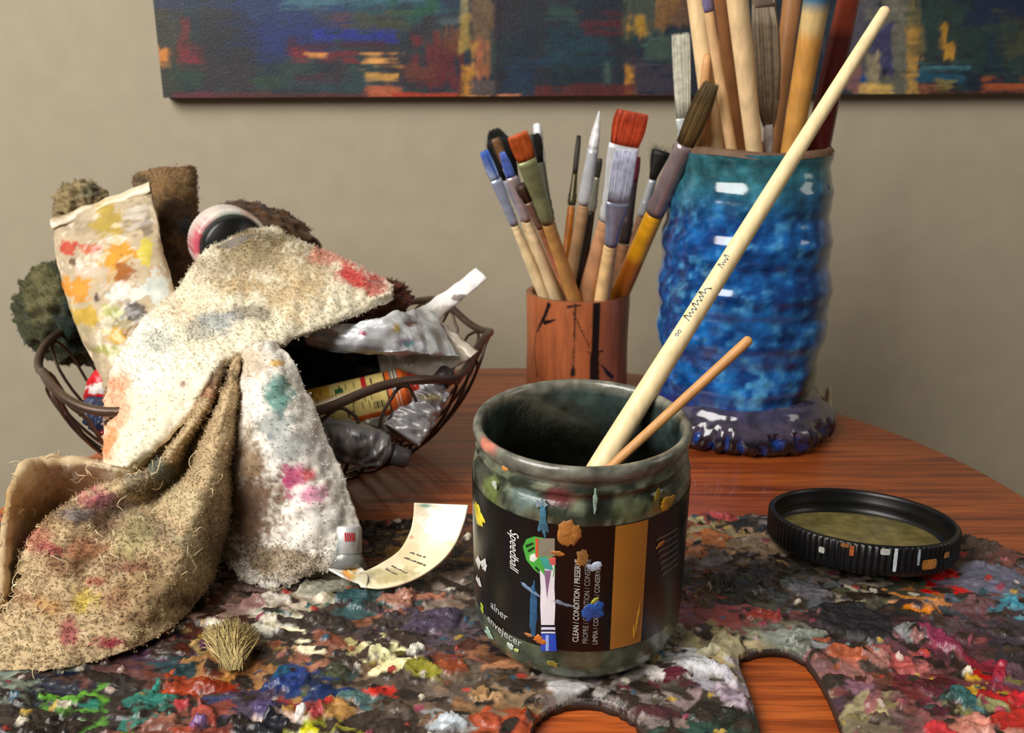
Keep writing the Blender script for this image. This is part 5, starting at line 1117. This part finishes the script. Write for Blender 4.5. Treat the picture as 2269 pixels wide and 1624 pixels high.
# orange and yellow labelled tube
def label_tube():
    c0 = Pd(610, 935, .540); c1 = Pd(918, 862, .552); a = nrm(c1-c0); L = np.linalg.norm(c1-c0); X = nrm(np.cross(a, VIEW)); Yf = np.cross(a, X)
    if np.dot(Yf, VIEW) > 0: Yf = -Yf
    if X[2] < 0: X = -X
    R = .0142; n, m = 120, 170
    f = np.linspace(0, 1, m); T = np.linspace(0, 2*math.pi, n, endpoint=False); FF, TT = np.meshgrid(f, T, indexing='ij')
    r = R*np.where(FF < .12, .8+.2*FF/.12, 1.0)*np.where(FF > .93, 1-(FF-.93)/.07*.35, 1)
    ry = r*(0.75+0.25*np.minimum(1, FF*1.6))
    P = c0+a*(FF*L)[..., None]+X*(r*np.cos(TT))[..., None]+Yf*(ry*np.sin(TT))[..., None]
    w_ = np.sin(TT*3+FF*9)*0.0006; P = P+Yf*w_[..., None]
    C = np.broadcast_to(S((212, 96, 34)), P.shape).copy()
    hgt = np.cos(TT)                              # +1 top edge, -1 lower edge
    yel = (FF < .80) & (hgt > -.58); C[yel] = S((206, 184, 112)); left = (FF < .42) & (hgt > -.1); C[left] = S((188, 146, 56))
    C[(FF > .80) & (FF < .815)] = S((60, 40, 24)); sh = (FF > .845) & (FF < .905) & (hgt > .1); C[sh] = S((120, 112, 104)); C[(FF > .860) & (FF < .868)] = S((226, 214, 190)); C[(FF > .885) & (FF < .892)] = S((226, 214, 190)); C[FF > .965] = S((206, 50, 36))
    C[(np.abs(FF-.66) < .018) & (hgt > .2)] = S((176, 34, 40))
    for (a0, b0, w0) in ((.48, .62, .03), (.40, -.12, .025), (.2, .3, .02)): C[(np.abs(FF-a0) < w0) & (np.abs(hgt-b0) < .09)] = S((36, 96, 60))
    rr = np.random.default_rng(2)
    for k in range(34):                           # columns of fine print and a bar code, too small to read
        fa = .14+rr.uniform(0, .62); hb = [.72, .45, .12, -.18, -.40][k % 5]; mk = (np.abs(FF-fa) < .0035) & (np.abs(hgt-hb) < .13); C[mk] = S((60, 50, 34))
    for k in range(8): C[(np.abs(FF-(.70+k*.010)) < .0028) & (hgt > -.45) & (hgt < -.12)] = S((40, 34, 30))
    C *= (0.75+0.4*fbm(FF*22, TT*3, 6, 4))[..., None]
    root = tube_thing('orange and yellow labelled paint tube with white cap, lying behind the front wires', at=c1); o = np.array(root.location)
    F = np.array([(i*n+j, i*n+(j+1) % n, (i+1)*n+(j+1) % n, (i+1)*n+j) for i in range(m-1) for j in range(n)]); to_obj('tube_body', P.reshape(-1, 3), F, C.reshape(-1, 3), M['paper'], root, True, o)
    mb = MB(); e = c1; mb.loft([e-a*.001, e+a*.003, e+a*.004], [R*.66, R*.6, R*.45], [R*.66, R*.6, R*.45], X, S((176, 44, 36)), 28); mb.build('shoulder', M['paper'], root, True, o)
    mb = MB(); mb.loft([e+a*.003, e+a*.0035, e+a*.012, e+a*.013], [.0060, .0068, .0064, .0052], [.0060, .0068, .0064, .0052], X, S((236, 234, 228)), 24); mb.build('cap', M['plastic'], root, True, o)
label_tube()
stW = [(905,718,18,12,(120,80,40),.9),(880,728,12,12,(220,186,50),.9),(905,755,34,8,(110,70,120),.7),(910,762,14,8,(60,150,160),.8),(802,738,8,7,(180,40,90),.9),(960,750,30,34,(150,156,140),.5),(930,745,20,14,(120,110,84),.6),(960,700,26,24,(196,196,186),.5),(780,775,120,14,(120,120,124),.5)]
flat_tube('crumpled white and silver tube lying on top at the right of the basket', [(985,738,.560),(950,738,.552),(905,738,.540),(860,742,.532),(800,750,.530),(745,748,.536),(690,735,.545)], Pd(1012,790,.55)-Pd(935,680,.565), [.0185,.0175,.0150,.0115,.0085,.0085,.008], [.0018,.004,.0075,.0095,.0085,.0075,.006], (226, 228, 232), stW, crimp=None, seed=6, wob=.0016)
flat_tube('flat grey-beige tube with wide crimped edge under the crumpled white tube', [(1002,742,.570),(990,752,.568),(955,772,.566),(900,790,.570),(850,800,.575)], Pd(1042,785,.56)-Pd(958,690,.575), [.0200,.0195,.018,.015,.012], [.0014,.0022,.005,.008,.009], (190, 180, 164), [(1000,720,30,30,(220,216,206),.6),(975,760,20,30,(140,130,120),.5)], crimp=((196, 184, 166), .006, .8), seed=9, mat='paper')
flat_tube('white squeezed-flat tube sticking up at the right edge of the basket heap', [(1066,606,.606),(1040,628,.604),(1005,655,.602),(970,682,.600),(925,720,.600),(880,760,.600)], Pd(1080,606,.600)-Pd(1058,588,.605), [.0062,.0062,.0066,.0075,.009,.010], [.0024,.0024,.0028,.004,.007,.009], (244, 242, 238), [(1030,660,40,9,(90,60,46),.8),(985,690,40,14,(170,150,130),.6)], seed=11, mat='paper', wob=.0006)
flat_tube('red and white tube end behind the left basket wires', [(262,800,.575),(250,830,.572),(230,862,.570),(222,900,.572)], Pd(265,845,.57)-Pd(205,830,.57), [.0095,.010,.0105,.010], [.006,.009,.010,.009], (206, 28, 40), [(225,860,50,12,(238,236,232),.98)], seed=13, mat='paper', wob=.0004)
flat_tube('dark blue tube low behind the left wires of the basket', [(205,905,.565),(235,925,.558),(285,950,.552)], (0, 0, 1), [.009,.011,.011], [.007,.010,.011], (44, 54, 84), [(235,960,20,14,(196,30,50),.9)], seed=15, cap=None)
flat_tube('grey crumpled metal tube at the bottom of the basket, pointing right', [(640,985,.515),(720,975,.518),(800,985,.522),(850,1000,.526)], (0, 0, 1), [.013,.013,.012,.010], [.006,.009,.010,.009], (150, 146, 146), [(800,970,20,10,(60,56,60),.7)], seed=17, cap=((70, 66, 68), .006, .010, (120, 116, 118)))
flat_tube('silver tube leaning against the right inner wires of the basket', [(890,965,.535),(930,905,.545),(965,860,.552)], Pd(990,880,.55)-Pd(950,850,.55), [.012,.012,.010], [.004,.008,.009], (172, 170, 172), [(950,880,30,12,(196,176,110),.7),(940,870,12,14,(60,60,66),.6)], seed=19, cap=((50, 44, 44), .006, .009, (140, 138, 140)))
flat_tube('dull grey tube lying in the dark middle of the basket', [(660,850,.590),(740,840,.592),(830,835,.594)], (0, 0, 1), [.012,.012,.011], [.006,.010,.011], (92, 90, 92), [], seed=21)
flat_tube('olive-smeared tube under the labelled orange tube', [(880,935,.545),(800,965,.545),(730,985,.545),(660,1000,.548)], (0, 0, 1), [.010,.012,.012,.011], [.004,.008,.010,.010], (130, 126, 112), [(820,960,30,20,(60,56,50),.7)], seed=23)
flat_tube('dark tube at the base of the basket heap, under the spattered tube', [(330,960,.560),(400,940,.565),(500,930,.575)], (0, 0, 1), [.012,.014,.014], [.008,.013,.014], (70, 66, 62), [], seed=25)

# ------------------------------------------------------------------ empty squeezed tube curling up from the palette
def curled():
    root = tube_thing('empty white metal paint tube curling up from the palette between rag and jar', None, Pd(790, 1285, .444)); o = np.array(root.location)
    e1 = [(770,1262,.444),(800,1268,.444),(845,1248,.446),(885,1220,.450),(908,1180,.454),(916,1145,.456),(918,1114,.456)]; e2 = [(800,1302,.440),(850,1304,.438),(915,1286,.440),(972,1250,.443),(1008,1208,.447),(1028,1160,.450),(1038,1119,.452)]
    ctrl = [[a, tuple(np.array(a)*.5+np.array(b)*.5+np.array([0, 0, .0015])), b] for a, b in zip(e1, e2)]
    A, P = surf(ctrl, 90, 30); st = [(985,1150,60,50,(250,250,246),.9),(905,1215,30,60,(206,186,130),.5),(860,1275,70,20,(170,156,104),.8),(800,1285,30,22,(120,116,90),.6),(1000,1205,14,12,(206,170,90),.6),(942,1120,18,5,(80,150,140),.8),(912,1190,6,6,(190,40,50),.8)]
    C = stains(A[..., 0], A[..., 1], S((232, 218, 182)), st, 4, .04)
    b = to_obj('squeezed_body', P.reshape(-1, 3), gridF(90, 30), C.reshape(-1, 3), M['paper'], root, True, o); solidify(b, .0012, 0)
    # printed lines, worn beyond reading
    ui, vi = A.shape[:2]; Nn = grid_normals(P); rr = np.random.default_rng(9)
    for (ra, cnt) in ((40, 14), (45, 10), (31, 12), (27, 9)):
        mb = MB()
        for k in range(cnt):
            j = 7+k*1.25; j0 = int(j)
            if j0 > 26: break
            q = P[ra, j0]+Nn[ra, j0]*.0009; dv = nrm(P[ra, j0+1]-P[ra, j0]); du = nrm(P[ra+1, j0]-P[ra, j0]); w0 = rr.uniform(.0004, .0008); hh = rr.uniform(.0005, .0011)
            mb.add([q, q+dv*w0, q+dv*w0+du*hh, q+du*hh], [(0, 1, 2, 3)], S((92, 80, 66)))
        mb.build('printed_line', M['paper'], root, False, o)
    # folded corner by the neck
    ct = [[(700,1248,.450),(740,1246,.450),(795,1252,.449)],[(722,1258,.445),(760,1266,.445),(815,1276,.443)],[(760,1278,.441),(786,1290,.441),(812,1304,.439)]]
    A, P = surf(ct, 30, 30); C = stains(A[..., 0], A[..., 1], S((238, 236, 226)), [(772,1270,22,18,(222,150,48),.95),(722,1252,14,8,(206,84,54),.9),(800,1285,22,20,(170,160,110),.7)], 6, .05)
    b = to_obj('folded_corner', P.reshape(-1, 3), gridF(30, 30), C.reshape(-1, 3), M['paper'], root, True, o); solidify(b, .0012, 0)
    # threaded neck with its silver cap
    c0 = Pd(766, 1250, .449); c1 = Pd(768, 1166, .452); a = nrm(c1-c0); X = nrm(np.cross(a, VIEW)); L = np.linalg.norm(c1-c0); r = .0078
    mb = MB(); mb.loft([c0-a*.002, c0, c0+a*.003, c0+a*.006], [r*.9, r*1.15, r*1.1, r*.9], [r*.7, r*.9, r*.9, r*.9], X, S((150, 152, 150)), 28); mb.build('neck', M['dullmetal'], root, True, o)
    n = 60; V = []; rings = [(0.005, .9), (.0055, 1), (L-.001, .95), (L, .9), (L+.0002, .7), (L-.004, .66)]
    for z, k in rings:
        for j in range(n): t = 2*math.pi*j/n; V.append(c0+a*z+X*r*k*math.cos(t)+np.cross(a, X)*r*k*math.sin(t))
    F = [(i*n+j, i*n+(j+1) % n, (i+1)*n+(j+1) % n, (i+1)*n+j) for i in range(len(rings)-1) for j in range(n)]+[tuple(5*n+j for j in range(n))]
    u, v, _ = proj(np.array(V)); C = stains(u, v, S((226, 226, 226)), [(740,1235,20,12,(90,130,130),.7),(790,1210,14,30,(170,170,172),.6)], 7, .05)
    to_obj('cap', V, F, C, M['dullmetal'], root, True, o)
    Yf = np.cross(a, X); Yf = -Yf if np.dot(Yf, VIEW) > 0 else Yf; Xr = X if X[0] > 0 else -X
    mb = MB()
    for k in range(5):
        an = .05+k*.14
        V = [c0+a*(L-.003-zz)+Xr*(r+.0001)*math.sin(an+w0)+Yf*(r+.0001)*math.cos(an+w0) for zz, w0 in ((0, 0), (0, .08), (.0042, .08+.05), (.0042, .05))]
        mb.add(V, [(0, 1, 2, 3)], S((196, 40, 52)))
    q = mb.build('red_print', M['paper'], root, False, o); q['label'] = 'worn red lettering strokes'
curled()
